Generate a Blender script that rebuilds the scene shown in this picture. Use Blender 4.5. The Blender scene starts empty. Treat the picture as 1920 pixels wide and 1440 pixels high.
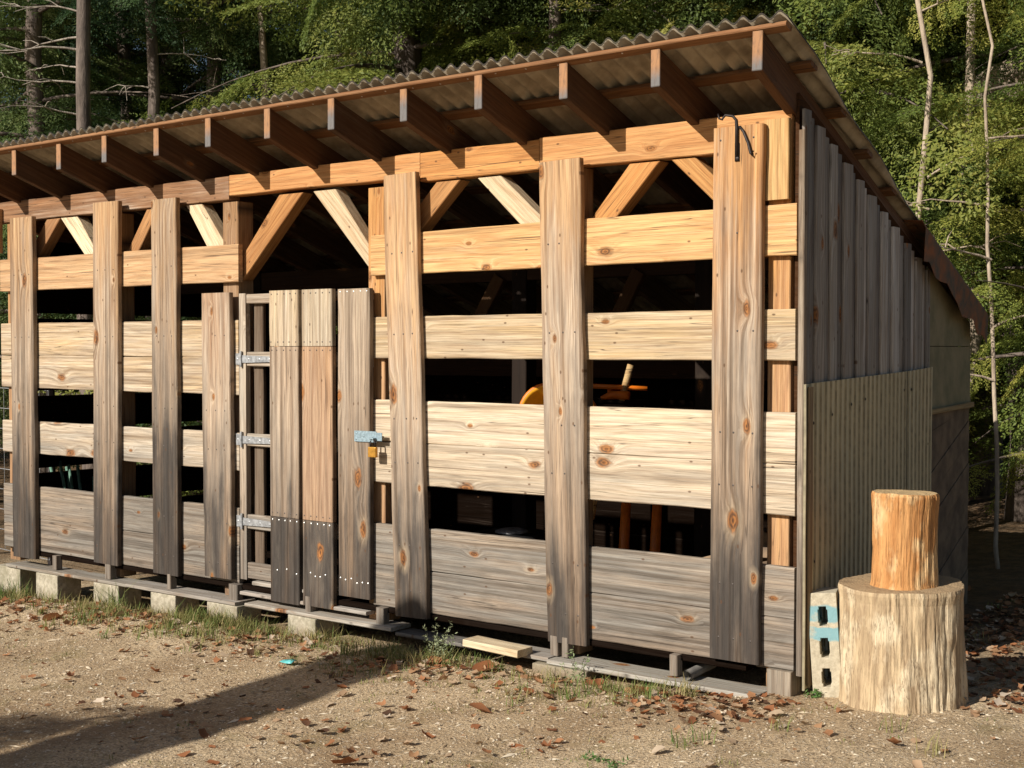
import bpy, bmesh, math, random
import numpy as np
from mathutils import Vector, Matrix, noise

random.seed(7); RNG = np.random.default_rng(11)
SC = bpy.context.scene
COL = SC.collection
R = math.radians

# ------------------------------------------------------------------ helpers
def link(o, parent=None):
    COL.objects.link(o)
    if parent is not None: o.parent = parent
    return o

def tag(o, label=None, cat=None, group=None, kind=None):
    if label: o['label'] = label
    if cat: o['category'] = cat
    if group: o['group'] = group
    if kind: o['kind'] = kind
    return o

def empty(name, loc, label, cat, group=None, rz=0.0):
    o = bpy.data.objects.new(name, None); COL.objects.link(o)
    o.location = loc; o.rotation_euler.z = rz; o.empty_display_size = .1
    return tag(o, label, cat, group)

def mesh_np(name, V, F, mats, smooth=False, mi=None, attr=None):
    """F: (n,k) int array of equal-sized faces."""
    V = np.asarray(V, np.float32); F = np.asarray(F, np.int32)
    me = bpy.data.meshes.new(name)
    me.vertices.add(len(V)); me.vertices.foreach_set('co', V.ravel())
    n, k = F.shape
    me.loops.add(n*k); me.loops.foreach_set('vertex_index', F.ravel())
    me.polygons.add(n); me.polygons.foreach_set('loop_start', np.arange(0, n*k, k, dtype=np.int32))
    if mi is not None: me.polygons.foreach_set('material_index', np.asarray(mi, np.int32))
    if attr is not None:
        a = me.attributes.new('tint', 'FLOAT', 'FACE'); a.data.foreach_set('value', np.asarray(attr, np.float32))
    for m in (mats if isinstance(mats, (list, tuple)) else [mats]): me.materials.append(m)
    me.update(calc_edges=True); me.validate()
    if smooth: me.polygons.foreach_set('use_smooth', np.ones(n, bool))
    return me

def mesh_py(name, V, F, mats, smooth=False, mi=None):
    me = bpy.data.meshes.new(name); me.from_pydata([tuple(v) for v in V], [], F)
    for m in (mats if isinstance(mats, (list, tuple)) else [mats]): me.materials.append(m)
    if mi: me.polygons.foreach_set('material_index', mi)
    if smooth: me.polygons.foreach_set('use_smooth', [True]*len(me.polygons))
    bm = bmesh.new(); bm.from_mesh(me); bmesh.ops.recalc_face_normals(bm, faces=bm.faces); bm.to_mesh(me); bm.free()
    me.update(); return me

class MB:
    """collects geometry for ONE mesh"""
    def __init__(s): s.V = []; s.F = []; s.M = []
    def add(s, V, F, m=0):
        b = len(s.V); s.V += [tuple(v) for v in V]; s.F += [[i+b for i in f] for f in F]; s.M += [m]*len(F)
    def box(s, a, b, m=0, ch=.003):
        x0,y0,z0 = a; x1,y1,z1 = b
        V = [(x0,y0,z0),(x1,y0,z0),(x1,y1,z0),(x0,y1,z0),(x0,y0,z1),(x1,y0,z1),(x1,y1,z1),(x0,y1,z1)]
        s.add(V, [[0,3,2,1],[4,5,6,7],[0,1,5,4],[1,2,6,5],[2,3,7,6],[3,0,4,7]], m)
    def tube(s, pts, rad, n=8, m=0, cap=True, rough=0.0):
        pts = [Vector(p) for p in pts]; V = []; F = []
        rads = rad if isinstance(rad, (list, tuple)) else [rad]*len(pts)
        for i, p in enumerate(pts):
            d = (pts[min(i+1, len(pts)-1)]-pts[max(i-1, 0)]).normalized()
            a = Vector((0,0,1)) if abs(d.z) < .9 else Vector((1,0,0))
            u = d.cross(a).normalized(); w = d.cross(u)
            for k in range(n):
                t = 2*math.pi*k/n
                r = rads[i]*(1+rough*random.uniform(-1,1))
                V.append(p+(u*math.cos(t)+w*math.sin(t))*r)
        for i in range(len(pts)-1):
            for k in range(n):
                a = i*n+k; b = i*n+(k+1)%n
                F.append([a, b, b+n, a+n])
        if cap:
            F.append(list(range(n))[::-1]); F.append([(len(pts)-1)*n+k for k in range(n)])
        s.add(V, F, m)
    def dot(s, p, nrm, r, h, m=0, n=6):
        nrm = Vector(nrm); a = Vector((0,0,1)) if abs(nrm.z) < .9 else Vector((1,0,0))
        u = nrm.cross(a).normalized(); w = nrm.cross(u); p = Vector(p)
        V = [p+(u*math.cos(2*math.pi*k/n)+w*math.sin(2*math.pi*k/n))*r for k in range(n)]+[p+nrm*h]
        s.add(V, [[k, (k+1) % n, n] for k in range(n)], m)
    def build(s, name, mats, parent=None, smooth=False, bevel=0):
        me = mesh_py(name, s.V, s.F, mats, smooth, s.M)
        o = link(bpy.data.objects.new(name, me), parent)
        if bevel:
            b = o.modifiers.new('bevel', 'BEVEL'); b.width = bevel; b.segments = 2; b.limit_method = 'ANGLE'
        return o

# ------------------------------------------------------------------ materials
def newmat(name):
    m = bpy.data.materials.new(name); m.use_nodes = True
    nt = m.node_tree; nt.nodes.clear()
    out = nt.nodes.new('ShaderNodeOutputMaterial'); bs = nt.nodes.new('ShaderNodeBsdfPrincipled')
    nt.links.new(bs.outputs[0], out.inputs[0])
    return m, nt, bs
class N:
    def __init__(s, nt): s.nt = nt
    def __call__(s, t, ins=None, **kw):
        n = s.nt.nodes.new('ShaderNode'+t)
        for k, v in kw.items(): setattr(n, k, v)
        for k, v in (ins or {}).items():
            sock = n.inputs[k]
            if isinstance(v, bpy.types.NodeSocket): s.nt.links.new(v, sock)
            else: sock.default_value = v
        return n
    def m(s, op, a, b=0.0, c=0.0, clamp=False):
        return s('Math', {0: a, 1: b, 2: c}, operation=op, use_clamp=clamp).outputs[0]
    def ramp(s, f, stops, interp='LINEAR'):
        n = s('ValToRGB', {0: f}); cr = n.color_ramp; cr.interpolation = interp
        while len(cr.elements) < len(stops): cr.elements.new(.5)
        for e, (p, c) in zip(cr.elements, stops):
            e.position = p; e.color = (*c, 1) if not isinstance(c, (int, float)) else (c, c, c, 1)
        return n.outputs[0]
    def mix(s, f, a, b, t='MIX'):
        n = s('Mix', None, data_type='RGBA', blend_type=t, clamp_factor=True)
        for k, v in ((0, f), (6, a), (7, b)):
            if isinstance(v, bpy.types.NodeSocket): s.nt.links.new(v, n.inputs[k])
            else: n.inputs[k].default_value = v if k == 0 else ((*v, 1) if len(v) == 3 else v)
        return n.outputs[2]
    def mr(s, v, a, b, c=0.0, d=1.0):
        return s('MapRange', {0: v, 1: a, 2: b, 3: c, 4: d}).outputs[0]

def wood_mat(name, weathered=True, knots=True, dark_end=True, rough=.8):
    """sawn board: length on local X, width on local Z.  object colour = fresh tone, alpha = how far it has greyed"""
    m, nt, bs = newmat(name); n = N(nt)
    tc = n('TexCoord'); oi = n('ObjectInfo')
    sep = n('SeparateXYZ', {0: tc.outputs['Object']})
    x, y, z = sep.outputs
    seed = n.m('MULTIPLY', oi.outputs['Random'], 57.0)
    # knots
    kv = n('CombineXYZ', {0: n.m('MULTIPLY', x, 2.3), 1: n.m('ADD', n.m('MULTIPLY', z, 4.5), seed), 2: seed})
    vor = n('TexVoronoi', {'Vector': kv.outputs[0], 'Scale': 1.0, 'Randomness': 1.0}, voronoi_dimensions='2D', feature='F1')
    d = vor.outputs['Distance']; cs = n('SeparateColor', {0: vor.outputs['Color']})
    has = n.m('GREATER_THAN', cs.outputs[0], .53)
    size = n.mr(n.m('POWER', cs.outputs[1], 1.6), 0, 1, .38, 1.25)
    dn = n.m('DIVIDE', d, size)
    nd = n('TexNoise', {'Vector': kv.outputs[0], 'Scale': 9.0, 'Detail': 2.0})
    dn = n.m('ADD', dn, n.m('MULTIPLY', n.m('SUBTRACT', nd.outputs[0], .5), .085))
    infl = n.m('MULTIPLY', n.m('POWER', 2.718, n.m('MULTIPLY', n.m('MULTIPLY', dn, dn), -22.0)), has)
    # grain
    gv = n('CombineXYZ', {0: n.m('MULTIPLY', x, 1.1), 1: n.m('ADD', n.m('MULTIPLY', z, 7.0), seed), 2: n.m('MULTIPLY', y, 7.0)})
    warp = n('TexNoise', {'Vector': gv.outputs[0], 'Scale': 1.0, 'Detail': 2.0, 'Roughness': .5})
    ring = n.m('ADD', n.m('MULTIPLY', warp.outputs[0], 30.0), n.m('MULTIPLY', infl, 9.0))
    ring = n.m('ADD', ring, n.m('MULTIPLY', n.m('ADD', z, y), 150.0))
    late = n.mr(n.m('SINE', ring), -.2, 1.0, 0, 1)
    sv = n('CombineXYZ', {0: n.m('MULTIPLY', x, 1.6), 1: n.m('ADD', n.m('MULTIPLY', z, 95.0), n.m('ADD', seed, n.m('MULTIPLY', infl, 5.0))), 2: n.m('MULTIPLY', y, 60.0)})
    st = n('TexNoise', {'Vector': sv.outputs[0], 'Scale': 1.0, 'Detail': 6.0, 'Roughness': .72})
    streak = st.outputs[0]
    bv = n('CombineXYZ', {0: n.m('MULTIPLY', x, .9), 1: n.m('ADD', n.m('MULTIPLY', z, 9.0), seed), 2: y})
    broad = n('TexNoise', {'Vector': bv.outputs[0], 'Scale': 1.0, 'Detail': 3.0, 'Roughness': .55}).outputs[0]
    fv = n('CombineXYZ', {0: n.m('MULTIPLY', x, 5.0), 1: n.m('ADD', n.m('MULTIPLY', z, 330.0), seed), 2: n.m('MULTIPLY', y, 200.0)})
    fibre = n('TexNoise', {'Vector': fv.outputs[0], 'Scale': 1.0, 'Detail': 3.0, 'Roughness': .7}).outputs[0]
    blot = n('TexNoise', {'Vector': n('CombineXYZ', {0: n.m('MULTIPLY', x, 3.2), 1: n.m('ADD', n.m('MULTIPLY', z, 11.0), seed), 2: 3.0}).outputs[0], 'Scale': 1.0, 'Detail': 4.0, 'Roughness': .65}).outputs[0]
    # tone
    base = oi.outputs['Color']
    colr = n.mix(n.mr(streak, .38, .66, .0, .40), base, n.mix(1.0, base, (.30, .24, .18), 'MULTIPLY'), 'MIX')
    colr = n.mix(n.m('MULTIPLY', late, .34), colr, n.mix(1.0, base, (.55, .36, .22), 'MULTIPLY'))
    colr = n.mix(n.mr(broad, .48, .72, 0, .40), colr, n.mix(1.0, base, (1.45, 1.6, 1.8), 'MULTIPLY'))
    if weathered:
        geo = n('NewGeometry'); wz = n('SeparateXYZ', {0: geo.outputs['Position']}).outputs[2]
        up = n.mr(oi.outputs['Alpha'], 1.0, 1.1, 0, 1)
        wn = n.m('ADD', wz, n.m('ADD', n.m('MULTIPLY', n.m('SUBTRACT', broad, .5), 2.0), n.m('MULTIPLY', n.m('SUBTRACT', streak, .5), 1.5)))
        wn = n.m('ADD', wn, n.m('SUBTRACT', n.m('MULTIPLY', n.m('SUBTRACT', oi.outputs['Random'], .5), .6), n.m('MULTIPLY', up, .22)))
        wn = n.m('ADD', wn, n.m('MULTIPLY', n.m('SUBTRACT', blot, .5), 1.1))
        g = n.m('MULTIPLY', n.ramp(n.mr(wn, 0.0, 2.6), [(.0, 1.0), (.25, .97), (.45, .82), (.65, .55), (.84, .14), (1, 0.0)]), oi.outputs['Alpha'])
        grey = n.mix(n.mr(wn, .15, 1.15), n.mix(up, (.30, .278, .245), (.115, .098, .084)), n.mix(up, (.60, .535, .44), (.46, .375, .29)))
        grey = n.mix(n.mr(streak, .40, .60, .0, .62), grey, n.mix(1.0, grey, (.34, .29, .26), 'MULTIPLY'))
        grey = n.mix(n.mr(broad, .42, .66, 0, .32), grey, (.36, .22, .12))
        grey = n.mix(n.m('MULTIPLY', late, .22), grey, (.13, .10, .08))
        colr = n.mix(g, colr, grey)
        # soaked, nearly black foot of the boards
        colr = n.mix(n.m('MULTIPLY', n.mr(wn, .55, -.25, 0, .72), n.mr(up, 0, 1, .25, 1.0)), colr, (.035, .03, .027))
    if knots:
        halo = n.m('MULTIPLY', n.ramp(n.mr(dn, .02, .26), [(0, 0.0), (.28, .0), (.42, .8), (.6, .4), (1, 0.0)]), has)
        colr = n.mix(n.m('MULTIPLY', n.m('MULTIPLY', halo, n.mr(cs.outputs[2], 0, 1, .1, .7)), n.mr(oi.outputs['Alpha'], 0, 1.2, .1, .75)), colr, (.60, .46, .30))
        kn = n.m('MULTIPLY', n.ramp(n.mr(dn, .0, .14), [(0, 1.0), (.55, .9), (.75, .55), (1, .0)]), has)
        kc = n.mix(n.mr(n.m('ADD', n.m('MULTIPLY', n.m('SINE', n.m('MULTIPLY', dn, 120.0)), .16), nd.outputs[0]), .32, .68), (.34, .14, .04), (.10, .045, .02))
        colr = n.mix(kn, colr, kc)
    if weathered:
        # uneven splashes and water stains near the foot
        spl = n.m('MULTIPLY', n.mr(blot, .50, .66, 0, .55), n.mr(wz, 1.0, .1, 0, 1))
        colr = n.mix(n.m('MULTIPLY', spl, n.mr(oi.outputs['Alpha'], .5, .8)), colr, (.10, .085, .07))
    bandn = n('TexNoise', {'Vector': n('CombineXYZ', {0: n.m('MULTIPLY', x, .35), 1: n.m('ADD', n.m('MULTIPLY', z, 34.0), n.m('ADD', seed, n.m('MULTIPLY', infl, 1.5))), 2: 8.0}).outputs[0], 'Scale': 1.0, 'Detail': 2.0, 'Roughness': .5}).outputs[0]
    colr = n.mix(n.mr(oi.outputs['Alpha'], 0, 1.1, .25, 1.0), colr, n.mix(1.0, colr, n.ramp(bandn, [(.32, (.56, .51, .46)), (.5, (.98, .97, .95)), (.68, (1.14, 1.12, 1.08))]), 'MULTIPLY'))
    colr = n.mix(1.0, colr, n.ramp(fibre, [(.28, .48), (.5, 1.0), (.78, 1.15)]), 'MULTIPLY')
    # pin knots and old nail marks
    v2 = n('TexVoronoi', {'Vector': n('CombineXYZ', {0: n.m('MULTIPLY', x, 7.0), 1: n.m('ADD', n.m('MULTIPLY', z, 13.0), seed), 2: 0.0}).outputs[0], 'Scale': 1.0}, voronoi_dimensions='2D', feature='F1')
    c2 = n('SeparateColor', {0: v2.outputs['Color']})
    pin = n.m('MULTIPLY', n.mr(v2.outputs['Distance'], .04, .085, 1, 0), n.m('GREATER_THAN', c2.outputs[0], .80))
    colr = n.mix(n.m('MULTIPLY', pin, .8), colr, (.09, .045, .022))
    # hairline checks
    cv = n('CombineXYZ', {0: n.m('MULTIPLY', x, .8), 1: n.m('ADD', n.m('MULTIPLY', z, 46.0), seed), 2: 0.0})
    ck = n('TexNoise', {'Vector': cv.outputs[0], 'Scale': 1.0, 'Detail': 1.0})
    crack = n.mr(n.m('ABSOLUTE', n.m('SUBTRACT', ck.outputs[0], .5)), .0, .014, 1, 0)
    gate = n.mr(broad, .47, .58, 0, .85)
    crack = n.m('MULTIPLY', crack, gate)
    colr = n.mix(crack, colr, (.03, .022, .017))
    # per-board value shift
    hsv = n('HueSaturation', {'Color': colr, 'Value': n.mr(oi.outputs['Random'], 0, 1, .88, 1.1), 'Saturation': 1.0})
    nt.links.new(hsv.outputs[0], bs.inputs['Base Color'])
    bs.inputs['Roughness'].default_value = rough
    bs.inputs['Specular IOR Level'].default_value = .25
    hgt = n.m('SUBTRACT', n.m('ADD', n.m('MULTIPLY', streak, -.8), n.m('MULTIPLY', late, .12)), n.m('MULTIPLY', crack, .7))
    bp = n('Bump', {'Strength': .55, 'Distance': .004, 'Height': hgt})
    nt.links.new(bp.outputs[0], bs.inputs['Normal'])
    return m

def simple_mat(name, col, rough=.6, metal=0.0, var=.25, scale=20.0, col2=None, bump=0.0, detail=5.0, spec=.4):
    m, nt, bs = newmat(name); n = N(nt)
    tc = n('TexCoord')
    ns = n('TexNoise', {'Vector': tc.outputs['Object'], 'Scale': scale, 'Detail': detail, 'Roughness': .6})
    c2 = col2 or tuple(c*(1-var) for c in col)
    c = n.mix(n.mr(ns.outputs[0], .38, .64), col, c2)
    nt.links.new(c, bs.inputs['Base Color'])
    bs.inputs['Roughness'].default_value = rough; bs.inputs['Metallic'].default_value = metal
    bs.inputs['Specular IOR Level'].default_value = spec
    if bump:
        bp = n('Bump', {'Strength': 1.0, 'Distance': bump, 'Height': ns.outputs[0]})
        nt.links.new(bp.outputs[0], bs.inputs['Normal'])
    return m

WOOD = wood_mat('sawn_pine')
NAIL = simple_mat('nail_steel', (.10, .085, .075), .6, .6)
NAILB = simple_mat('bright_nail', (.62, .62, .60), .4, .5)
STEEL = simple_mat('galvanised_steel', (.42, .43, .44), .5, .45, .45, 40)
BLUEST = simple_mat('blue_grey_steel', (.30, .40, .45), .5, .2, .4, 60)
BRASS = simple_mat('brass', (.66, .34, .06), .35, .6, .3, 60)
IRON = simple_mat('black_iron', (.03, .022, .02), .55, .4, .4, 50)
ORANGE = simple_mat('orange_paint', (.78, .19, .012), .45, 0, .25, 12)
YELLOW = simple_mat('sunlit_orange_paint', (.95, .46, .03), .4, 0, .2, 9)  # orange pan face with the sun's yellow put into its colour
BLACKP = simple_mat('black_plastic', (.012, .012, .013), .5, 0, .3, 20)
RUST = simple_mat('rusty_tin', (.085, .07, .052), .8, .1, .5, 9, (.26, .095, .035), .002)
PVC = simple_mat('grey_pipe', (.30, .28, .25), .6, .1, .4, 18)

# ------------------------------------------------------------------ boards
def board_mesh(name, L, W, T, mats, seg=None, wob=.0025, nails=(), nail_mat=1, taper=0.0, chip=0.0):
    seg = seg or max(2, int(L/.12)); c = min(.0045, T*.2)
    V = []; F = []; MI = []
    prof = [(-W/2+c, -T/2), (W/2-c, -T/2), (W/2, -T/2+c), (W/2, T/2-c), (W/2-c, T/2), (-W/2+c, T/2), (-W/2, T/2-c), (-W/2, -T/2+c)]
    s0 = random.uniform(0, 99)
    for i in range(seg+1):
        t = i/seg; x = t*L
        e0 = wob*(noise.noise((s0, x*2.2, 0))*1.6+noise.noise((s0, x*9, 5))*.6)
        e1 = wob*(noise.noise((s0, x*2.2, 9))*1.6+noise.noise((s0, x*9, 15))*.6)
        k = 1+taper*(t-.5)
        for (pz, py) in prof:
            zz = pz*k + (e1 if pz > 0 else e0)
            xx = x
            if i in (0, seg): xx += wob*.5*noise.noise((s0, pz*30, i))
            V.append((xx, py, zz))
    for i in range(seg):
        for k in range(8):
            a = i*8+k; b = i*8+(k+1) % 8
            F.append([a, a+8, b+8, b]); MI.append(0)
    F.append(list(range(8))); F.append([seg*8+k for k in range(8)][::-1]); MI += [0, 0]
    mb = MB(); mb.V = V; mb.F = F; mb.M = MI
    for (nx, nz) in nails:
        mb.dot((nx, -T/2-.0002, nz), (0, -1, 0), .0055, .0022, nail_mat)
    return mesh_py(name, mb.V, mb.F, mats, False, mb.M)

def board(name, parent, p0, p1, W, T, front, tone, grey=1.0, mats=None, nails=(), **kw):
    """board whose centre line runs p0..p1; 'front' is the direction its wide face looks to"""
    p0 = Vector(p0); p1 = Vector(p1); d = p1-p0; L = d.length; ex = d.normalized()
    ey = -(Vector(front)-ex*ex.dot(Vector(front))).normalized(); ez = ex.cross(ey)
    me = board_mesh(name, L, W, T, mats or [WOOD, NAIL], nails=nails, **kw)
    o = link(bpy.data.objects.new(name, me), parent)
    M = Matrix((ex, ey, ez)).transposed().to_4x4(); M.translation = p0-(parent.location if parent else Vector())
    o.matrix_local = M
    o.color = (*tone, grey)
    return o

def poly_board(name, parent, poly, y0, y1, tone, grey=0.0):
    """mitred timber: outline in the facade plane (x,z), run through y0..y1"""
    pts = [Vector((x, z)) for x, z in poly]
    # longest edge direction
    best = max(range(len(pts)), key=lambda i: (pts[(i+1) % len(pts)]-pts[i]).length)
    d = (pts[(best+1) % len(pts)]-pts[best]).normalized()
    if d.x < 0: d = -d
    ex = Vector((d.x, 0, d.y)); ey = Vector((0, 1, 0)); ez = ex.cross(ey)
    o0 = Vector((pts[0].x, y0, pts[0].y)); M = Matrix((ex, ey, ez)).transposed().to_4x4(); M.translation = o0; Mi = M.inverted()
    n = len(pts); V = [Mi @ Vector((p.x, y, p.y)) for y in (y0, y1) for p in pts]
    F = [list(range(n)), [n+i for i in range(n)][::-1]]+[[i, n+i, n+(i+1) % n, (i+1) % n] for i in range(n)]
    me = mesh_py(name, V, F, [WOOD])
    o = link(bpy.data.objects.new(name, me), parent); M.translation = o0-parent.location; o.matrix_local = M
    b = o.modifiers.new('bevel', 'BEVEL'); b.width = .004; b.segments = 1
    o.color = (*tone, grey); return o

# ------------------------------------------------------------------ ground
def sstep(a, b, x):
    t = max(0.0, min(1.0, (x-a)/(b-a))); return t*t*(3-2*t)
def gz(x, y):
    xc = max(-11.0, min(5.0, x))
    z = -.115+.038*xc
    if y > -.45: z -= .03*sstep(-.45, .0, y)*sstep(.1, -.6, x)
    if y > 2.5: z += .05*(y-2.5)*sstep(2.5, 8, y)*.6
    z += .055*math.exp(-((y+.25)/.35)**2)*sstep(-2.0, -4.0, x)
    z += .035*noise.noise((x*.55, y*.55, 3.1))*sstep(-.3, -2.0, y)+.012*noise.noise((x*2.3, y*2.3, 1.0))+.006*noise.noise((x*7, y*7, 2.0))
    return z

def ground_material():
    m, nt, bs = newmat('sandy_soil'); n = N(nt)
    g = n('NewGeometry'); P = g.outputs['Position']
    def no(sc, det=4.0, ro=.6, off=None):
        v = P
        if off: v = n('VectorMath', {0: P, 1: off}, operation='ADD').outputs[0]
        return n('TexNoise', {'Vector': v, 'Scale': sc, 'Detail': det, 'Roughness': ro}).outputs[0]
    n1 = no(1.1, 5); n2 = no(9.0, 6, .7); n3 = no(70.0, 4, .75); n4 = no(3.2, 5, .65, (7, 3, 1))
    c = n.mix(n.mr(n3, .33, .66), (.190, .122, .068), (.84, .655, .42))
    c = n.mix(n.mr(n2, .40, .66, 0, .45), c, (.54, .42, .265))
    c = n.mix(n.mr(n1, .42, .62, 0, .62), c, (.25, .155, .080))
    c = n.mix(n.mr(n4, .54, .70, 0, .55), c, (.19, .15, .055))
    vo = n('TexVoronoi', {'Vector': P, 'Scale': 75.0, 'Randomness': 1.0}, feature='F1')
    vc = n('SeparateColor', {0: vo.outputs['Color']})
    peb = n.m('MULTIPLY', n.mr(vo.outputs['Distance'], .28, .42, 1, 0), n.m('GREATER_THAN', vc.outputs[0], .62))
    pc = n.mix(vc.outputs[1], (.26, .20, .14), (.78, .68, .53))
    c = n.mix(n.m('MULTIPLY', peb, .9), c, pc)
    # leaf mould in the woods behind the shed
    sx = n('SeparateXYZ', {0: P})
    wood = n.m('MULTIPLY', n.mr(sx.outputs[1], .6, 2.2), 1.0, clamp=True)
    c = n.mix(n.m('MULTIPLY', wood, .85), c, n.mix(n.mr(n2, .4, .6), (.045, .028, .016), (.14, .075, .035)))
    nt.links.new(c, bs.inputs['Base Color']); bs.inputs['Roughness'].default_value = .95
    bs.inputs['Specular IOR Level'].default_value = .12
    c = c
    h = n.m('ADD', n.m('MULTIPLY', n3, .6), n.m('ADD', n.m('MULTIPLY', n2, 1.3), n.m('MULTIPLY', peb, .35)))
    bp = n('Bump', {'Strength': 1.0, 'Distance': .022, 'Height': h}); nt.links.new(bp.outputs[0], bs.inputs['Normal'])
    return m
GROUND = ground_material()

def build_ground():
    xs = np.concatenate([np.array([-400, -200, -100, -60, -40, -28, -20, -15, -12]), np.arange(-10, 3.0, .06), np.array([3.3, 4, 5, 7, 10, 15, 25, 45, 90, 200, 400])])
    ys = np.concatenate([np.array([-400, -200, -90, -40, -20, -12, -9, -7, -6]), np.arange(-5, 1.2, .06), np.array([1.5, 2, 2.5, 3, 4, 5, 6, 8, 10, 13, 17, 22, 30, 45, 70, 120, 250, 400])])
    V = [(x, y, gz(x, min(y, 40))) for y in ys for x in xs]
    nx = len(xs); F = [[j*nx+i, j*nx+i+1, (j+1)*nx+i+1, (j+1)*nx+i] for j in range(len(ys)-1) for i in range(nx-1)]
    o = link(bpy.data.objects.new('ground', mesh_np('ground', V, F, GROUND, True))); tag(o, kind='structure')
build_ground()

# ------------------------------------------------------------------ the shed
SHED = empty('woodshed', (0, 0, 0), 'open slatted pine woodshed with corrugated mono-pitch roof, weathered grey towards its foot', 'shed')
TAN = (.50, .315, .165); ORG = (.52, .265, .105); PALE = (.68, .53, .34); BRN = (.33, .19, .095); DARK = (.07, .035, .018); GRYB = (.28, .19, .12)
FR = (0, -1, 0)
def vboard(name, xb, xt, zb, zt, wb, tone, grey=1.0, y0=-.042, y1=-.003, nails=(), parent=SHED, taper=0.0):
    return board(name, parent, (xb, (y0+y1)/2, zb), (xt, (y0+y1)/2, zt), wb, y1-y0, FR, tone, grey, nails=nails, taper=taper, wob=.0045)
def nails_v(zb, W, rows):
    return [(r-zb, z*W*.32+random.uniform(-.01, .01)) for r in rows for z in (-1, 0, 1) if random.random() < .85]
rowsR = [2.48, 2.04, 1.58, 1.1, .85, .38, .12]
for (xb, xt, zb, zt, w, tone, tp) in [
        (-6.18, -6.186, -.055, 2.463, .29, TAN, 0), (-5.189, -5.161, -.004, 2.509, .28, TAN, .03), (-4.535, -4.53, -.01, 2.488, .262, TAN, 0),
        (-4.006, -4.015, .024, 1.852, .268, (.36, .22, .13), .03), (-2.344, -2.425, -.03, 2.486, .246, TAN, .03), (-1.263, -1.315, -.033, 2.468, .254, TAN, .03),
        (-.295, -.285, .013, 2.54, .26, (.56, .30, .12), 0)]:
    vboard('batten_post', xb, xt, zb, zt, w, tone, 1.15, nails=nails_v(zb, w, [r for r in rowsR if r < zt-.03]), taper=tp)

M_ = .24
def zl(k): return 2.16-.24*k
def slat(x0, x1, k, tone, grey=.9, dz0=0, dz1=0):
    zc = zl(k)-.12
    board('slat', SHED, (x0, .019, zc+dz0), (x1, .019, zc+dz1), .2385, .036, FR, tone, grey, wob=.003)
for k, tone, g in [(0, TAN, .5), (2, (.62, .42, .2), .85), (3, (.62, .43, .22), .9), (5, PALE, 1.0), (7, (.5, .35, .2), .95), (8, (.5, .34, .2), 1)]:
    slat(-6.53+.01*k*.3, -3.842+random.uniform(-.004, .004), k, tone, g, dz0=.006 if k < 4 else 0)
for k, tone, g in [(0, (.60, .36, .155), .4), (2, (.68, .47, .22), .7), (4, PALE, .85), (5, PALE, .8), (7, (.5, .38, .25), 1.0), (8, (.45, .33, .22), 1.0)]:
    slat(-2.688+.002*k, -.0015-random.uniform(0, .006), k, tone, g, dz0=-.004 if k == 0 else 0, dz1=.006 if k < 1 else 0)

# posts behind the slats
def post(x0, x1, zt, tone, y0=.039, y1=.17, zb=-.1):
    board('post', SHED, ((x0+x1)/2, (y0+y1)/2, zb), ((x0+x1)/2, (y0+y1)/2, zt), x1-x0, y1-y0, FR, tone, .35)
post(-.166, -.05, 2.435, (.55, .27, .085))
post(-1.40, -1.24, 2.435, (.40, .22, .09))
post(-2.745, -2.615, 2.435, (.50, .25, .085))
post(-4.03, -3.885, 2.435, (.36, .2, .09))
post(-5.27, -5.12, 2.435, (.4, .22, .09))
post(-6.49, -6.36, 2.435, (.48, .24, .085))
# wall plate in three lengths, and the packing block at the corner
def plate(x0, x1, z0, z1, tone, g=.3):
    board('wall_plate', SHED, (x0, .083, (z0+z1)/2), (x1, .083, (z0+z1)/2), z1-z0, .09, FR, tone, g, wob=.004)
plate(-6.95, -3.968, 2.450, 2.602, (.30, .155, .075), .9)
plate(-3.964, -2.34, 2.474, 2.604, ORG, .1)
plate(-2.336, -1.50, 2.442, 2.603, (.55, .26, .085), .1)
plate(-1.496, -.047, 2.437, 2.606, (.60, .31, .12), .15)
vboard('packing_block', -.108, -.109, 2.188, 2.562, .126, (.60, .38, .16), .2, y0=.0005, y1=.0355)
board('packing_block', SHED, (-6.6, .018, 2.22), (-6.6, .018, 2.55), .12, .036, FR, TAN, .4)
# knee braces
for poly, tone in [
        ([(-3.862, 1.93), (-3.862, 2.085), (-3.52, 2.452), (-3.305, 2.452)], (.46, .22, .075)),
        ([(-2.738, 1.955), (-3.22, 2.452), (-3.03, 2.452), (-2.738, 2.085)], PALE),
        ([(-2.60, 1.94), (-2.60, 2.09), (-2.23, 2.435), (-2.055, 2.435)], (.46, .23, .085)),
        ([(-1.33, 1.88), (-1.935, 2.435), (-1.773, 2.435), (-1.33, 2.05)], PALE),
        ([(-1.30, 1.88), (-1.30, 2.03), (-.945, 2.43), (-.765, 2.43)], (.50, .235, .075)),
        ([(-.172, 1.94), (-.704, 2.43), (-.569, 2.43), (-.172, 2.05)], (.52, .27, .095)),
        ([(-5.30, 1.93), (-5.829, 2.445), (-5.62, 2.445), (-5.30, 2.06)], PALE),
        ([(-5.10, 1.94), (-5.10, 2.10), (-4.83, 2.445), (-4.70, 2.445)], (.44, .22, .085)),
        ([(-4.035, 1.93), (-4.418, 2.445), (-4.255, 2.445), (-4.035, 2.18)], PALE),
        ([(-6.35, 1.94), (-6.35, 2.09), (-6.0, 2.445), (-5.83, 2.445)], (.36, .19, .085))]:
    poly_board('knee_brace', SHED, poly, .055, .145, tone, .1)

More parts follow.
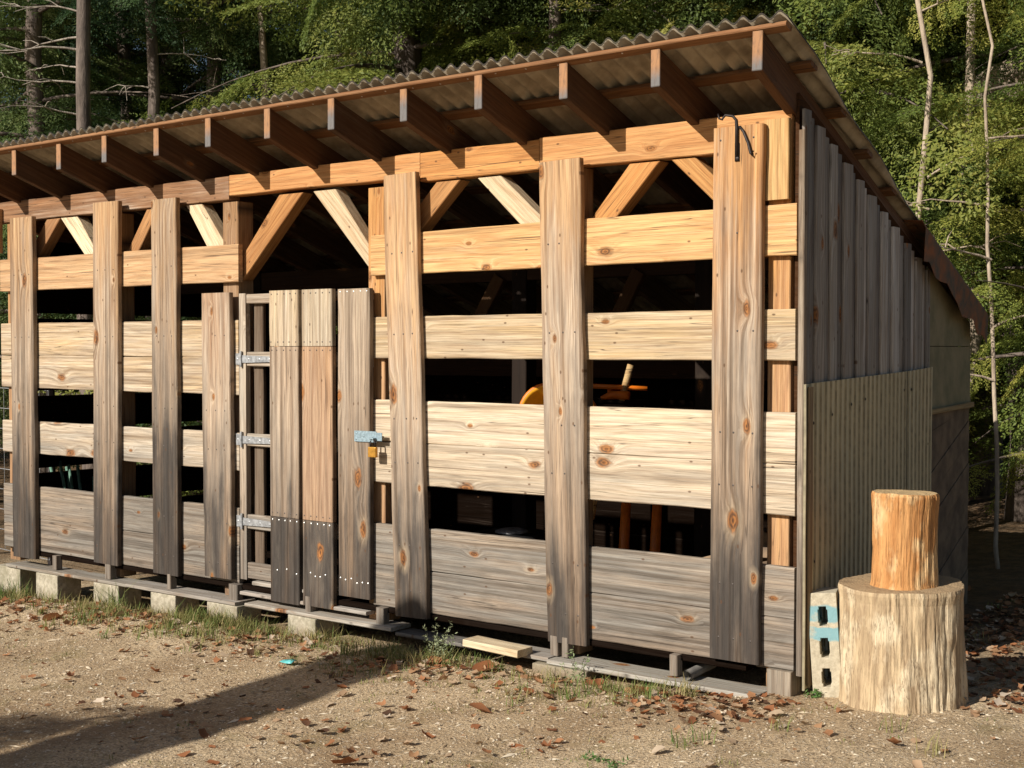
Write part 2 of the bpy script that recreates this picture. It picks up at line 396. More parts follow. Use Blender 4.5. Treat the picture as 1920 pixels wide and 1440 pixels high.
# rafters
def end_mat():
    m, nt, bs = newmat('sunlit_weathered_end'); n = N(nt); tc = n('TexCoord'); oi = n('ObjectInfo')
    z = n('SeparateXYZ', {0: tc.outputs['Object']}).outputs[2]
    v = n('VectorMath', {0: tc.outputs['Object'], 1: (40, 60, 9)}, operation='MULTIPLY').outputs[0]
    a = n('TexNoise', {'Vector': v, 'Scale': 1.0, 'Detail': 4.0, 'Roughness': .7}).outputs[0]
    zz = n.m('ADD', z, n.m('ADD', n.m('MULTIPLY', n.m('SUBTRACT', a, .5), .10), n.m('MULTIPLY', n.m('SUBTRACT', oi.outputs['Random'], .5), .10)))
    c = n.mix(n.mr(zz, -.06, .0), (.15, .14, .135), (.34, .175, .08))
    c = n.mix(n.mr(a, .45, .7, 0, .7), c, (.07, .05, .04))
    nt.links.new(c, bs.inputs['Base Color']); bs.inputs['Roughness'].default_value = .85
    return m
ENDG = end_mat()  # cut ends carry a painted sunlit tone; their grey foot is weathering
SL = .3525; ZB0 = 2.7157; RY0 = -.34
def rzb(y): return ZB0-SL*(y-RY0)
RT = .1745
WSK = .06                                   # the right-hand end wall runs slightly out of square
for i in range(-2, 12):
    x0 = -.058-(11-i)*.5247+.025+random.uniform(-.004, .004)
    ya, yb = RY0+random.uniform(-.012, .012), 2.75
    skew = -WSK*(yb-ya) if i == 11 else 0
    tone = (.115, .053, .023) if i % 3 else (.09, .046, .023)  # shade under the eaves is put into this dark side tone
    w = .178
    pa = Vector((x0, ya, rzb(ya)+RT/2)); pb = Vector((x0+skew, yb, rzb(yb)+RT/2))
    ex = (pb-pa).normalized(); ey = Vector((1, 0, 0)); ey = (ey-ex*ex.dot(ey)).normalized(); ez = ex.cross(ey)
    if ez.z < 0: ez = -ez; ey = -ey
    # plumb-cut end: build prism with vertical front
    L = (pb-pa).length; h = RT/2*math.cos(math.atan(SL)); sh = h*SL
    V = []
    for yy in (-.025, .025):
        for (x, z) in ((-sh, h), (L, h), (L, -h), (sh, -h)): V.append((x, yy, z))
    F = [[0, 1, 2, 3], [7, 6, 5, 4], [0, 4, 5, 1], [1, 5, 6, 2], [2, 6, 7, 3], [3, 7, 4, 0]]
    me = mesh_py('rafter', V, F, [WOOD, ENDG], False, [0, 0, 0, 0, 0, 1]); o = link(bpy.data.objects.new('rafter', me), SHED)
    Mx = Matrix((ex, ey, ez)).transposed().to_4x4(); Mx.translation = pa; o.matrix_local = Mx
    b = o.modifiers.new('bevel', 'BEVEL'); b.width = .003; b.segments = 1
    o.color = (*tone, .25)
def rtop(y): return rzb(y)+RT
def edge_x(y): return .13-.095*(y+.4)       # the rake edge of the roof
# strapping across the rafters
nose = math.atan(SL)
for j, y in enumerate([-.322, .0, .42, .84, 1.26, 1.68, 2.1, 2.52]):
    zc = rtop(y)+.0125
    xe = edge_x(y)-.012
    nl = [(q, random.uniform(-.01, .01)) for q in np.arange(.2, 6.8, .19)] if j == 0 else ()
    o = board('roof_strapping', SHED, (-7.4, y, zc), (xe, y, zc), .075 if j else .06, .023, (0, -SL, -1), (.16, .075, .03) if j else (.27, .135, .06), .2, mats=[WOOD, NAILB], nails=nl)  # sun put into the front strip's tone, roof shade into the others

# corrugated roof
def roof_mat():
    m, nt, bs = newmat('corrugated_roofing'); n = N(nt); tc = n('TexCoord')
    a = n('TexNoise', {'Vector': tc.outputs['Object'], 'Scale': 14.0, 'Detail': 6.0, 'Roughness': .7}).outputs[0]
    b = n('TexNoise', {'Vector': tc.outputs['Object'], 'Scale': 2.0, 'Detail': 3.0}).outputs[0]
    c = n.mix(n.mr(a, .35, .65), (.015, .0115, .008), (.048, .036, .024))
    c = n.mix(n.mr(b, .5, .7, 0, .5), c, (.07, .07, .035))
    nt.links.new(c, bs.inputs['Base Color']); bs.inputs['Roughness'].default_value = .9
    bp = n('Bump', {'Strength': .8, 'Distance': .006, 'Height': a}); nt.links.new(bp.outputs[0], bs.inputs['Normal'])
    return m
ROOF = roof_mat(); ROOFU = simple_mat('roofing_underside', (.40, .35, .265), .8, 0, .35, 6, (.21, .175, .125))
def build_roof():
    pitch = .0885; amp = .0145; y0 = -.368; y1 = 3.15
    n = int(7.6/pitch)*8; ys = np.linspace(y0, y1, 22)
    V = []; base = lambda y: rtop(y)+.024+amp+.001
    X = np.linspace(-7.5, 0, n+1)
    for lay in (0.0, .009):
        for jy, y in enumerate(ys):
            xe = edge_x(y)
            for i, u in enumerate(X):
                x = -7.5+(u+7.5)/7.5*(xe+7.5) if u > -1.0 and False else u+edge_x(y0)
                x = min(x, xe)
                k = .004*noise.noise((x*3, y*4, 4))+.012*noise.noise((x*.5, y*.6, 1))
                if jy == 0: k += .004*noise.noise((x*40, 3, lay*100))
                V.append((x, y+(.006*noise.noise((x*14, 7, 0)) if jy == 0 else 0), base(y)+amp*math.cos(2*math.pi*x/pitch)+k+lay))
    w = n+1; m = len(ys); S = w*m; F = []; MI = []
    for j in range(m-1):
        for i in range(n):
            a = j*w+i
            F.append([a, a+w, a+w+1, a+1]); MI.append(1)
            F.append([S+a, S+a+1, S+a+w+1, S+a+w]); MI.append(0)
    for i in range(n):
        F.append([i, i+1, S+i+1, S+i]); MI.append(0)
        a = (m-1)*w+i; F.append([a, S+a, S+a+1, a+1]); MI.append(0)
    for j in range(m-1):
        a = j*w+n; F.append([a, a+w, S+a+w, S+a]); MI.append(0)
        a = j*w; F.append([a, S+a, S+a+w, a+w]); MI.append(0)
    me = mesh_np('roof', V, F, [ROOF, ROOFU], True, MI)
    link(bpy.data.objects.new('roof', me), SHED)
build_roof()

# ---- right-hand end wall (follows x = -WSK*y)
def wx(y): return -WSK*y
EN = Vector((1, WSK, 0)).normalized()
def metal_mat():
    m, nt, bs = newmat('painted_ribbed_metal'); n = N(nt); tc = n('TexCoord')
    g = n('NewGeometry')
    z = n('SeparateXYZ', {0: tc.outputs['Object']})
    v = n('CombineXYZ', {0: n.m('MULTIPLY', z.outputs[0], 16.0), 1: n.m('MULTIPLY', z.outputs[1], 16.0), 2: n.m('MULTIPLY', z.outputs[2], 1.2)})
    a = n('TexNoise', {'Vector': v.outputs[0], 'Scale': 1.0, 'Detail': 5.0, 'Roughness': .65}).outputs[0]
    b = n('TexNoise', {'Vector': tc.outputs['Object'], 'Scale': 3.0, 'Detail': 4.0}).outputs[0]
    c = n.mix(n.mr(a, .35, .68), (.62, .53, .335), (.46, .39, .245))
    c = n.mix(n.mr(b, .45, .7, 0, .5), c, (.46, .44, .31))
    nt.links.new(c, bs.inputs['Base Color']); bs.inputs['Roughness'].default_value = .6
    bs.inputs['Specular IOR Level'].default_value = .3
    return m
METAL = metal_mat(); RIBSHADE = simple_mat('shaded_rib', (.36, .31, .20), .8, 0, .35, 18)  # rib flanks darkened: relief shading put into the colour
def ribbed(y0, y1, z0, zt0, zt1, off):
    ys = []; per = .066; y = y0
    prof = []
    while y < y1-1e-4:
        for dy, h in ((0, 0), (.004, .010), (.012, .010), (.017, 0)):
            if y+dy < y1: prof.append((y+dy, h))
        y += per
    prof.append((y1, 0)); V = []; F = []
    nz = 7
    for k in range(nz):
        for (yy, h) in prof:
            t = (yy-y0)/max(.01, y1-y0); zt = zt0+(zt1-zt0)*t
            z = z0+(zt-z0)*k/(nz-1)
            V.append(Vector((wx(yy), yy, z))+EN*(off+h+.003*noise.noise((yy*3, z*2.5, 1))))
    n = len(prof); MI = []
    for k in range(nz-1):
        for i in range(n-1): F.append([k*n+i, k*n+i+1, (k+1)*n+i+1, (k+1)*n+i]); MI.append(1 if abs(prof[i][1]-prof[i+1][1]) > .001 else 0)
    o = link(bpy.data.objects.new('metal_sheet', mesh_py('metal_sheet', V, F, [METAL, RIBSHADE], False, MI)), SHED)
    so = o.modifiers.new('thick', 'SOLIDIFY'); so.thickness = .0025; so.offset = -1
    return o
ribbed(.002, 1.52, -.085, 1.332, 1.372, .036)
ribbed(1.49, 1.94, -.10, 1.372, 1.39, .042)
# screw heads on the sheets
for (y, z) in [(.1, 1.15), (.34, 1.18), (.6, 1.22), (.8, 1.24), (1.42, 1.27), (1.55, 1.27), (1.85, .95), (1.85, .55), (1.85, .2), (.12, .5)]:
    mb = MB(); mb.dot(Vector((wx(y), y, z))+EN*.046, EN, .009, .004); mb.build('screw', [IRON], SHED)
# upper boards, one by one
y = .035; k = 0
while y < 1.93:
    w = random.choice([.075, .09, .10, .115])
    w = min(w, 1.945-y)
    if w < .03: break
    yc = y+w/2; prod = .002 if k % 2 else .016
    zt = rzb(yc)+.03
    p = Vector((wx(yc), yc, 0))+EN*prod
    tone = random.choice([(.27, .25, .225), (.42, .39, .35), (.19, .175, .16), (.50, .46, .41), (.33, .30, .265)])
    board('siding_board', SHED, (p.x, p.y, 1.3+random.uniform(-.02, .0)), (p.x, p.y, zt), w-.006+(.014 if k % 2 == 0 else 0), .016, EN, tone, .15)
    y += w; k += 1
# frame behind the siding closes the wall
mb = MB()
pts = [(.05, -.1), (1.93, -.1), (1.93, rzb(1.93)+.1), (.05, rzb(.05)+.1)]
V = [Vector((wx(a), a, b))-EN*.012 for a, b in pts]+[Vector((wx(a), a, b))-EN*.03 for a, b in pts]
mb.add(V, [[0, 1, 2, 3], [7, 6, 5, 4]]+[[i, i+4, (i+1) % 4+4, (i+1) % 4] for i in range(4)])
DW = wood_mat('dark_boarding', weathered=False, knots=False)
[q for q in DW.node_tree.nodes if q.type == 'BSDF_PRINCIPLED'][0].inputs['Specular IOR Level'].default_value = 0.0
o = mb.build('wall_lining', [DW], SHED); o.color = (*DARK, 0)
# corner board and the tan strip at the edge of the sheets
board('corner_board', SHED, (.0185, .0215, -.02), (.0185, .0215, 2.50), .036, .030, (1, 0, 0), (.20, .14, .09), .6)
board('corner_board', SHED, (.046, .055, -.07), (.046, .055, 1.32), .04, .012, (1, 0, 0), (.24, .17, .09), .1)
# rear part of the end wall: plywood over diagonal planking
PLY = simple_mat('mossy_plywood', (.27, .225, .13), .9, 0, .4, 5, (.17, .155, .085), .001)
def ypanel(y0, y1, z0, zt0, zt1, off, mat, name):
    mb = MB(); pts = [(y0, z0), (y1, z0), (y1, zt1), (y0, zt0)]
    V = [Vector((wx(a), a, b))+EN*off for a, b in pts]+[Vector((wx(a), a, b))+EN*(off-.014) for a, b in pts]
    mb.add(V, [[0, 1, 2, 3], [7, 6, 5, 4]]+[[i, i+4, (i+1) % 4+4, (i+1) % 4] for i in range(4)])
    return mb.build(name, [mat], SHED)
YE = 2.84
ypanel(1.945, YE, 1.512, rzb(1.945)+.06, rzb(YE)+.06, .010, PLY, 'plywood_panel')
ypanel(1.945, YE, 1.13, 1.508, 1.508, .012, PLY, 'plywood_panel')
# diagonal planks
mb = MB(); s = .35
def clipd(c0, c1):
    pts = []
    for (yy, c) in ((1.945, c0), (YE, c0), (YE, c1), (1.945, c1)):
        z = c+(yy-1.945)*s; pts.append((yy, max(-.25, min(1.125, z))))
    return pts
c = -.62; kk = 0
while c < 1.13:
    w = .135; p = clipd(c, c+w-.006)
    if max(q[1] for q in p)-min(q[1] for q in p) > .02:
        off = .004+.007*((kk*37) % 5)/5
        V = [Vector((wx(a), a, b))+EN*off for a, b in p]+[Vector((wx(a), a, b))-EN*.012 for a, b in p]
        mb.add(V, [[0, 1, 2, 3], [7, 6, 5, 4]]+[[i, i+4, (i+1) % 4+4, (i+1) % 4] for i in range(4)])
    c += w; kk += 1
PLK = simple_mat('brown_planking', (.20, .14, .085), .9, 0, .5, 7, (.10, .07, .045), .001)
mb.build('diagonal_planking', [PLK], SHED)
board('trim_strip', SHED, (wx(1.95)+.03, 1.95, 1.128), (wx(YE)+.03, YE, 1.142), .035, .018, EN, (.30, .22, .11), 0)
# rusted tin under the back of the rake
mb = MB()
for a, b, up, dn in ((1.62, 2.95, .02, .30),):
    V = []
    nn = 12
    for i in range(nn+1):
        yy = a+(b-a)*i/nn; t = rtop(yy)+.02
        xo = wx(yy)+.075
        for (dx, dz) in ((-.11, up-.02), (.0, up-.03), (.022, -.05), (.012, -dn*(.8+.2*noise.noise((yy*9, 0, 0)))+.02)):
            V.append((xo+dx+.008*noise.noise((yy*7, dz*9, 2)), yy, t+dz+.006*noise.noise((yy*11, dz*8, 5))))
    F = [[i*4+j, i*4+j+1, i*4+j+5, i*4+j+4] for i in range(nn) for j in range(3)]
    mb.add(V, F)
o = mb.build('rusty_flashing', [RUST], SHED); so = o.modifiers.new('t', 'SOLIDIFY'); so.thickness = .002
# back wall, left wall, floor
def bigboards(name, quads, tone):
    for (p0, p1, W, T, fr) in quads:
        board(name, SHED, p0, p1, W, T, fr, tone, .0, mats=[DW], seg=2)
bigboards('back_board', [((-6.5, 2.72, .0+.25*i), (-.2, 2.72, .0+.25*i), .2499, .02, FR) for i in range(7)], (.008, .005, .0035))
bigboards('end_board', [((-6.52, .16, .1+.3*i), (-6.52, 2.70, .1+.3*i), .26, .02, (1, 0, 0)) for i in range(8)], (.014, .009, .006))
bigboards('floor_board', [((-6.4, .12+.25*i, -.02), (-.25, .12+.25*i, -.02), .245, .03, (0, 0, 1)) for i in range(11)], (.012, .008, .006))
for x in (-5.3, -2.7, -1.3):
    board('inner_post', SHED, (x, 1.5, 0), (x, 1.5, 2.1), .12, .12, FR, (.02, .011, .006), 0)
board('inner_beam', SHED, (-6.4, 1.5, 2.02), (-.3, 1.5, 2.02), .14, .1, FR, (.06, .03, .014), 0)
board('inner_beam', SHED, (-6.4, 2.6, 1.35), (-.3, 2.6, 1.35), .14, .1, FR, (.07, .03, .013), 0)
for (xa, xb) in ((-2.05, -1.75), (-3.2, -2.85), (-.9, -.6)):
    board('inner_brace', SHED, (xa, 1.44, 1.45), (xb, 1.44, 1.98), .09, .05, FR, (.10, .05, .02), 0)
# foot of the shed: pallets
def plank(x0, x1, y0, y1, z, t, tone, g=1.0, name='pallet_board'):
    board(name, SHED, (x0, (y0+y1)/2, z), (x1, (y0+y1)/2, z), y1-y0, t, (0, 0, 1), tone, g)
GR = (.34, .30, .25)
plank(-6.35, -4.9, -.085, .09, -.120, .022, (.40, .36, .3), .06)
plank(-4.895, -3.78, -.095, .08, -.114, .022, (.38, .34, .29), .06)
plank(-3.70, -2.46, -.085, .09, -.108, .022, (.44, .40, .34), .06)
plank(-2.455, -1.9, -.05, .09, -.135, .022, (.2, .2, .2), .6)  # dull grey tone: the trunk's cast shadow is painted into this board
plank(-1.88, -1.34, -.10, .08, -.118, .022, (.40, .37, .33), .06)
plank(-1.335, -.14, -.115, .07, -.124, .024, (.44, .41, .35), .06)
for x, w in [(-5.80, .05), (-5.165, .06), (-4.50, .04), (-3.86, .085), (-3.18, .045), (-2.585, .06), (-1.345, .05), (-1.275, .04), (-.625, .045)]:
    board('pallet_stringer', SHED, (x, -.045+.03, -.1055), (x, -.045+.03, -.003), w, .055, FR, (.24, .2, .16), .35)
    board('pallet_stringer', SHED, (x, .5, -.06), (x, 2.5, -.06), w, .08, (0, 0, 1), (.12, .1, .08), .7)
board('corner_foot', SHED, (-.072, .035, -.135), (-.072, .035, -.003), .125, .11, FR, (.30, .24, .17), .5)
plank(-6.5, -.15, .10, .30, -.0165, .03, (.12, .1, .08), .7, 'sill_board')
plank(-3.70, -3.02, -.02, .085, .018, .024, (.46, .42, .36), .06, 'threshold')
plank(-3.80, -2.70, -.035, .08, -.052, .022, (.42, .38, .33), .06, 'threshold')
# nails in the posts / slats at right end
# ---- door
DOOR = link(bpy.data.objects.new('door', mesh_py('door', *(lambda: (
    [(-3.835, .002, .03), (-3.775, .002, .03), (-3.775, .04, .03), (-3.835, .04, .03), (-3.835, .002, 1.845), (-3.775, .002, 1.845), (-3.775, .04, 1.845), (-3.835, .04, 1.845)],
    [[0, 3, 2, 1], [4, 5, 6, 7], [0, 1, 5, 4], [1, 2, 6, 5], [2, 3, 7, 6], [3, 0, 4, 7]]))(), [WOOD])), SHED)
# reorient the stile so its grain runs upright
def upright(o, p, W, T, tone, g):
    M = Matrix.Rotation(-math.pi/2, 4, 'Y'); M.translation = p
    for v in o.data.vertices: v.co = M.inverted() @ v.co
    o.matrix_local = M; o.color = (*tone, g)
upright(DOOR, Vector((-3.805, .02, .03)), .06, .04, (.34, .26, .19), 1.0)
bpy.context.view_layer.update()
def door_piece(name, p0, p1, W, T, fr, tone, g, nails=(), nm=NAIL, mats=None):
    o = board(name, None, p0, p1, W, T, fr, tone, g, mats=mats or [WOOD, nm], nails=nails)
    o.parent = DOOR; o.matrix_parent_inverse = DOOR.matrix_local.inverted()
    return o
def nrow(zs, z0, W, m=5): return [(z-z0, (-.42+.84*i/(m-1))*W+random.uniform(-.006, .006)) for z in zs for i in range(m)]
segs = [(-3.381, .256, -.068, 1.854, [(.46, (.16, .115, .08), 1.15), (1.51, (.34, .24, .16), 1.1), (9, (.55, .42, .26), .75)]),
        (-3.094, .257, -.06, 1.853, [(.46, (.16, .12, .085), 1.15), (1.51, (.44, .245, .12), .40), (9, (.58, .46, .30), .75)]),
        (-2.790, .257, .033, 1.848, [(9, (.40, .32, .23), 1.15)])]
for (xc, W, zb, zt, parts) in segs:
    z0 = zb
    for (lim, tone, g) in parts:
        z1 = min(lim, zt)
        nl = nrow([z0+.025, z1-.025], z0, W)
        bright = z0 < .1
        if bright: nl = nrow([z1-.02], z0, W) + [(q+random.uniform(-.012, .012), r) for q, r in nrow([.13], z0, W, 6) if random.random() < .8]
        door_piece('door_board', (xc, -.0225, z0+.0015), (xc, -.0225, z1-.0015), W, .038, FR, tone, g, nl, NAILB if bright else NAIL)
        z0 = z1
for z, w in ((1.81, .06), (1.43, .09), (.92, .08), (.40, .09), (.09, .10)):
    door_piece('door_rail', (-3.77, .023, z), (-2.70, .023, z), w, .034, FR, (.38, .30, .22), .9)
door_piece('door_stile', (-3.70, .056, .05), (-3.70, .056, 1.83), .085, .03, FR, (.09, .055, .03), .2)
door_piece('door_stile', (-3.535, .056, 1.40), (-3.535, .056, 1.78), .05, .03, FR, (.5, .27, .12), .1)
def door_mb(mb, name, mats):
    o = mb.build(name, mats, None); o.parent = DOOR; o.matrix_parent_inverse = DOOR.matrix_local.inverted(); return o
for z in (1.43, .92, .40):
    mb = MB()
    V = [(-3.86, -.006, z-.036), (-3.815, -.006, z-.036), (-3.80, -.006, z-.024), (-3.51, -.006, z-.017), (-3.51, -.006, z+.017), (-3.80, -.006, z+.024), (-3.815, -.006, z+.036), (-3.86, -.006, z+.036)]
    V2 = [(a, -.0015, c) for a, b, c in V]; n8 = 8
    mb.add(V+V2, [list(range(8))[::-1], [8+i for i in range(8)]]+[[i, (i+1) % 8, 8+(i+1) % 8, 8+i] for i in range(8)])
    mb.tube([(-3.808, -.009, z-.05), (-3.808, -.009, z+.05)], .008, 10)
    for xx in (-3.845, -3.74, -3.64, -3.55): mb.dot((xx, -.0062, z), FR, .009, .004)
    door_mb(mb, 'hinge', [STEEL])
# hasp on the latch side
mb = MB()
mb.box((-2.775, -.050, .955), (-2.60, -.046, 1.018)); mb.box((-2.60, -.052, .965), (-2.555, -.047, 1.012))
for xx, zz in ((-2.76, .97), (-2.76, 1.003), (-2.70, .987)): mb.dot((xx, -.0503, zz), FR, .008, .004)
mb.tube([(-2.625, -.047, .978), (-2.625, -.078, .978), (-2.60, -.078, .978), (-2.60, -.047, .978)], .005, 8)
door_mb(mb, 'hasp', [BLUEST])
# iron hook screwed to the last batten
mb = MB()
mb.tube([(-.285, -.05, 2.40), (-.285, -.05, 2.53), (-.285, -.055, 2.565), (-.30, -.06, 2.585), (-.335, -.07, 2.592), (-.35, -.075, 2.572), (-.362, -.08, 2.577), (-.368, -.08, 2.60)], [.009, .009, .008, .007, .006, .006, .005, .004], 8)
mb.tube([(-.272, -.046, 2.535), (-.25, -.05, 2.51), (-.225, -.052, 2.455), (-.21, -.055, 2.405), (-.20, -.06, 2.395), (-.193, -.06, 2.415)], [.007, .007, .007, .007, .006, .005], 8)
mb.box((-.297, -.0475, 2.375), (-.273, -.0435, 2.46)); mb.dot((-.285, -.048, 2.388), FR, .01, .006)
mb.build('wall_hook', [IRON], SHED, True)

# ------------------------------------------------------------------ things at and around the shed
# padlock
P = empty('padlock', (-2.612, -.066, .90), 'small brass padlock hanging from the blue grey hasp of the shed door', 'padlock')
mb = MB(); mb.box((-.030, -.011, -.03), (.030, .011, .030)); mb.build('lock_body', [BRASS], P, False, .004)
mb = MB(); mb.tube([(-.018, 0, .03), (-.018, 0, .058), (-.011, 0, .073), (0, 0, .079), (.011, 0, .073), (.018, 0, .058), (.018, 0, .03)], .0052, 10); mb.build('shackle', [IRON], P, True)

CONC = simple_mat('concrete', (.50, .44, .33), .92, 0, .3, 22, (.30, .26, .19), .004)
def dirty_concrete():
    m, nt, bs = newmat('stained_concrete'); n = N(nt); tc = n('TexCoord'); z = n('SeparateXYZ', {0: tc.outputs['Object']}).outputs[2]
    g = n('NewGeometry')
    a = n('TexNoise', {'Vector': g.outputs['Position'], 'Scale': 30.0, 'Detail': 5.0, 'Roughness': .7}).outputs[0]
    b = n('TexNoise', {'Vector': g.outputs['Position'], 'Scale': 7.0, 'Detail': 5.0}).outputs[0]
    c = n.mix(n.mr(a, .36, .64), (.47, .42, .32), (.27, .235, .17))
    c = n.mix(n.mr(b, .46, .62, 0, .6), c, (.20, .18, .11))
    c = n.mix(n.mr(n.m('ADD', z, n.m('MULTIPLY', n.m('SUBTRACT', b, .5), .25)), .15, .03, 0, .85), c, (.19, .135, .08))
    nt.links.new(c, bs.inputs['Base Color']); bs.inputs['Roughness'].default_value = .95
    bp = n('Bump', {'Strength': 1.0, 'Distance': .006, 'Height': a}); nt.links.new(bp.outputs[0], bs.inputs['Normal'])
    return m
CONC = dirty_concrete()
def cells(xs, zs, solid, y0, y1):
    """slab cut from a grid of cells; solid(i,j) -> bool, holes run right through"""
    mb = MB(); nx, nz = len(xs)-1, len(zs)-1
    idx = {}
    def v(i, y, j):
        k = (i, y, j)
        if k not in idx: idx[k] = len(mb.V); mb.V.append((xs[i], y, zs[j]))
        return idx[k]
    def q(*a): mb.F.append(list(a)); mb.M.append(0)
    S = lambda i, j: 0 <= i < nx and 0 <= j < nz and solid(i, j)
    for i in range(nx):
        for j in range(nz):
            if not S(i, j): continue
            q(v(i, y0, j), v(i+1, y0, j), v(i+1, y0, j+1), v(i, y0, j+1)); q(v(i, y1, j), v(i, y1, j+1), v(i+1, y1, j+1), v(i+1, y1, j))
            if not S(i-1, j): q(v(i, y0, j), v(i, y0, j+1), v(i, y1, j+1), v(i, y1, j))
            if not S(i+1, j): q(v(i+1, y0, j), v(i+1, y1, j), v(i+1, y1, j+1), v(i+1, y0, j+1))
            if not S(i, j-1): q(v(i, y0, j), v(i, y1, j), v(i+1, y1, j), v(i+1, y0, j))
            if not S(i, j+1): q(v(i, y0, j+1), v(i+1, y0, j+1), v(i+1, y1, j+1), v(i, y1, j+1))
    return mb
def blue_block_mat():
    m, nt, bs = newmat('painted_concrete'); n = N(nt); tc = n('TexCoord')
    z = n('SeparateXYZ', {0: tc.outputs['Object']}).outputs[2]
    a = n('TexNoise', {'Vector': tc.outputs['Object'], 'Scale': 55.0, 'Detail': 5.0, 'Roughness': .7}).outputs[0]
    b = n('TexNoise', {'Vector': tc.outputs['Object'], 'Scale': 13.0, 'Detail': 4.0}).outputs[0]
    c = n.mix(n.mr(a, .35, .65), (.52, .46, .34), (.36, .31, .22))
    zz = n.m('ADD', z, n.m('MULTIPLY', n.m('SUBTRACT', b, .5), .05))
    band = n.m('MULTIPLY', n.mr(zz, .272, .28), n.mr(zz, .44, .43))
    gap = n.m('SUBTRACT', 1.0, n.m('MULTIPLY', n.mr(zz, .332, .337), n.mr(zz, .362, .355)))
    f = n.m('MULTIPLY', n.m('MULTIPLY', band, gap), n.mr(b, .3, .46))
    c = n.mix(n.m('MULTIPLY', f, .9), c, (.17, .35, .39))
    nt.links.new(c, bs.inputs['Base Color']); bs.inputs['Roughness'].default_value = .9
    bp = n('Bump', {'Strength': 1.0, 'Distance': .003, 'Height': a}); nt.links.new(bp.outputs[0], bs.inputs['Normal'])
    return m
xs = [-.066, -.022, -.017, .017, .022, .066]
zs = [0, .06, .075, .13, .145, .195, .21, .27, .285, .34, .355, .415, .43, .492]
def solid(i, j):
    hz = {2: 0, 3: 0, 5: 1, 6: 1, 7: 1, 9: 2, 10: 2}
    if j in (2, 6, 10) and i in (1, 2, 3): return False
    if j in (3, 7, 11) and i == 2: return False
    if j in (1, 5, 9) and i == 2: return False
    return True
mb = cells(xs, zs, solid, -.1, .1)
o = mb.build('cinder_block', [blue_block_mat()], None, False, .004)
o.location = (.105, .155, gz(.105, .155)-.012); o.rotation_euler = (R(-2), R(-4.0), R(20))
tag(o, 'three hole concrete block standing on end with a turquoise painted patch, beside the big stump', 'cinder block')

# blocks under the pallets
def footing(x0, x1, ztop, h, y0, lab, tone=None):
    mb = cells([-.5*(x1-x0), -.5*(x1-x0)+.035, .5*(x1-x0)-.035, .5*(x1-x0)], [0, h], lambda i, j: True, 0, .2)
    o = mb.build('concrete_block', [CONC], None, False, .006)
    o.location = ((x0+x1)/2, y0, ztop-h); o.rotation_euler.z = random.uniform(-.05, .05)
    return tag(o, lab, 'concrete block', 'concrete blocks propping up the front of the shed')
footing(-6.50, -6.20, -.133, .30, -.07, 'concrete block under the far left corner of the shed, half hidden by grass')
footing(-5.96, -5.69, -.133, .26, -.09, 'clean tan concrete block below the leftmost gap of the shed, second from its left corner')
footing(-5.27, -5.00, -.133, .24, -.08, 'concrete block below the second batten, with grass blades growing in front')
footing(-4.63, -4.37, -.128, .22, -.09, 'concrete block below the third batten, orange leaves piled against it')
footing(-4.06, -3.76, -.127, .17, -.09, 'low broken concrete block at the hinge side of the door, mostly sunk in the soil')
footing(-3.31, -3.06, -.121, .20, -.09, 'concrete block standing clear below the middle door board')
footing(-1.42, -1.08, -.138, .08, -.13, 'flat concrete block sunk in the soil below the batten right of the orange disc')

# offcut, pipe, scrap
o = board('lumber_offcut', None, (-1.845, -.115, -.083), (-1.47, -.125, -.092), .13, .04, (0, 0, 1), (.68, .55, .36), 0)
tag(o, 'fresh pale offcut of lumber lying on the pallet board under the shed', 'lumber offcut')
mb = MB(); mb.tube([(-.53, -.07, -.085), (-.56, .6, -.06)], .026, 14, cap=False); mb.tube([(-.53, -.07, -.085), (-.56, .6, -.06)], .021, 14, cap=False)
o = mb.build('pipe', [PVC], None, True); tag(o, 'end of a grey pipe poking out from under the right end of the shed', 'pipe')
mb = MB(); cx, cy = -2.616, -.728; V = []; F = []
for i in range(4):
    for j in range(3):
        V.append((cx+(i-1.5)*.028+random.uniform(-.006, .006), cy+(j-1)*.024+random.uniform(-.006, .006), gz(cx, cy)+.012+random.uniform(0, .016)))
F = [[i*3+j, i*3+j+1, i*3+j+4, i*3+j+3] for i in range(3) for j in range(2)]
mb.add(V, F); o = mb.build('plastic_scrap', [simple_mat('turquoise_plastic', (.12, .48, .47), .4)], None, True)
so = o.modifiers.new('t', 'SOLIDIFY'); so.thickness = .0015
tag(o, 'crumpled scrap of turquoise plastic lying on the dirt above the long shadow', 'plastic scrap')

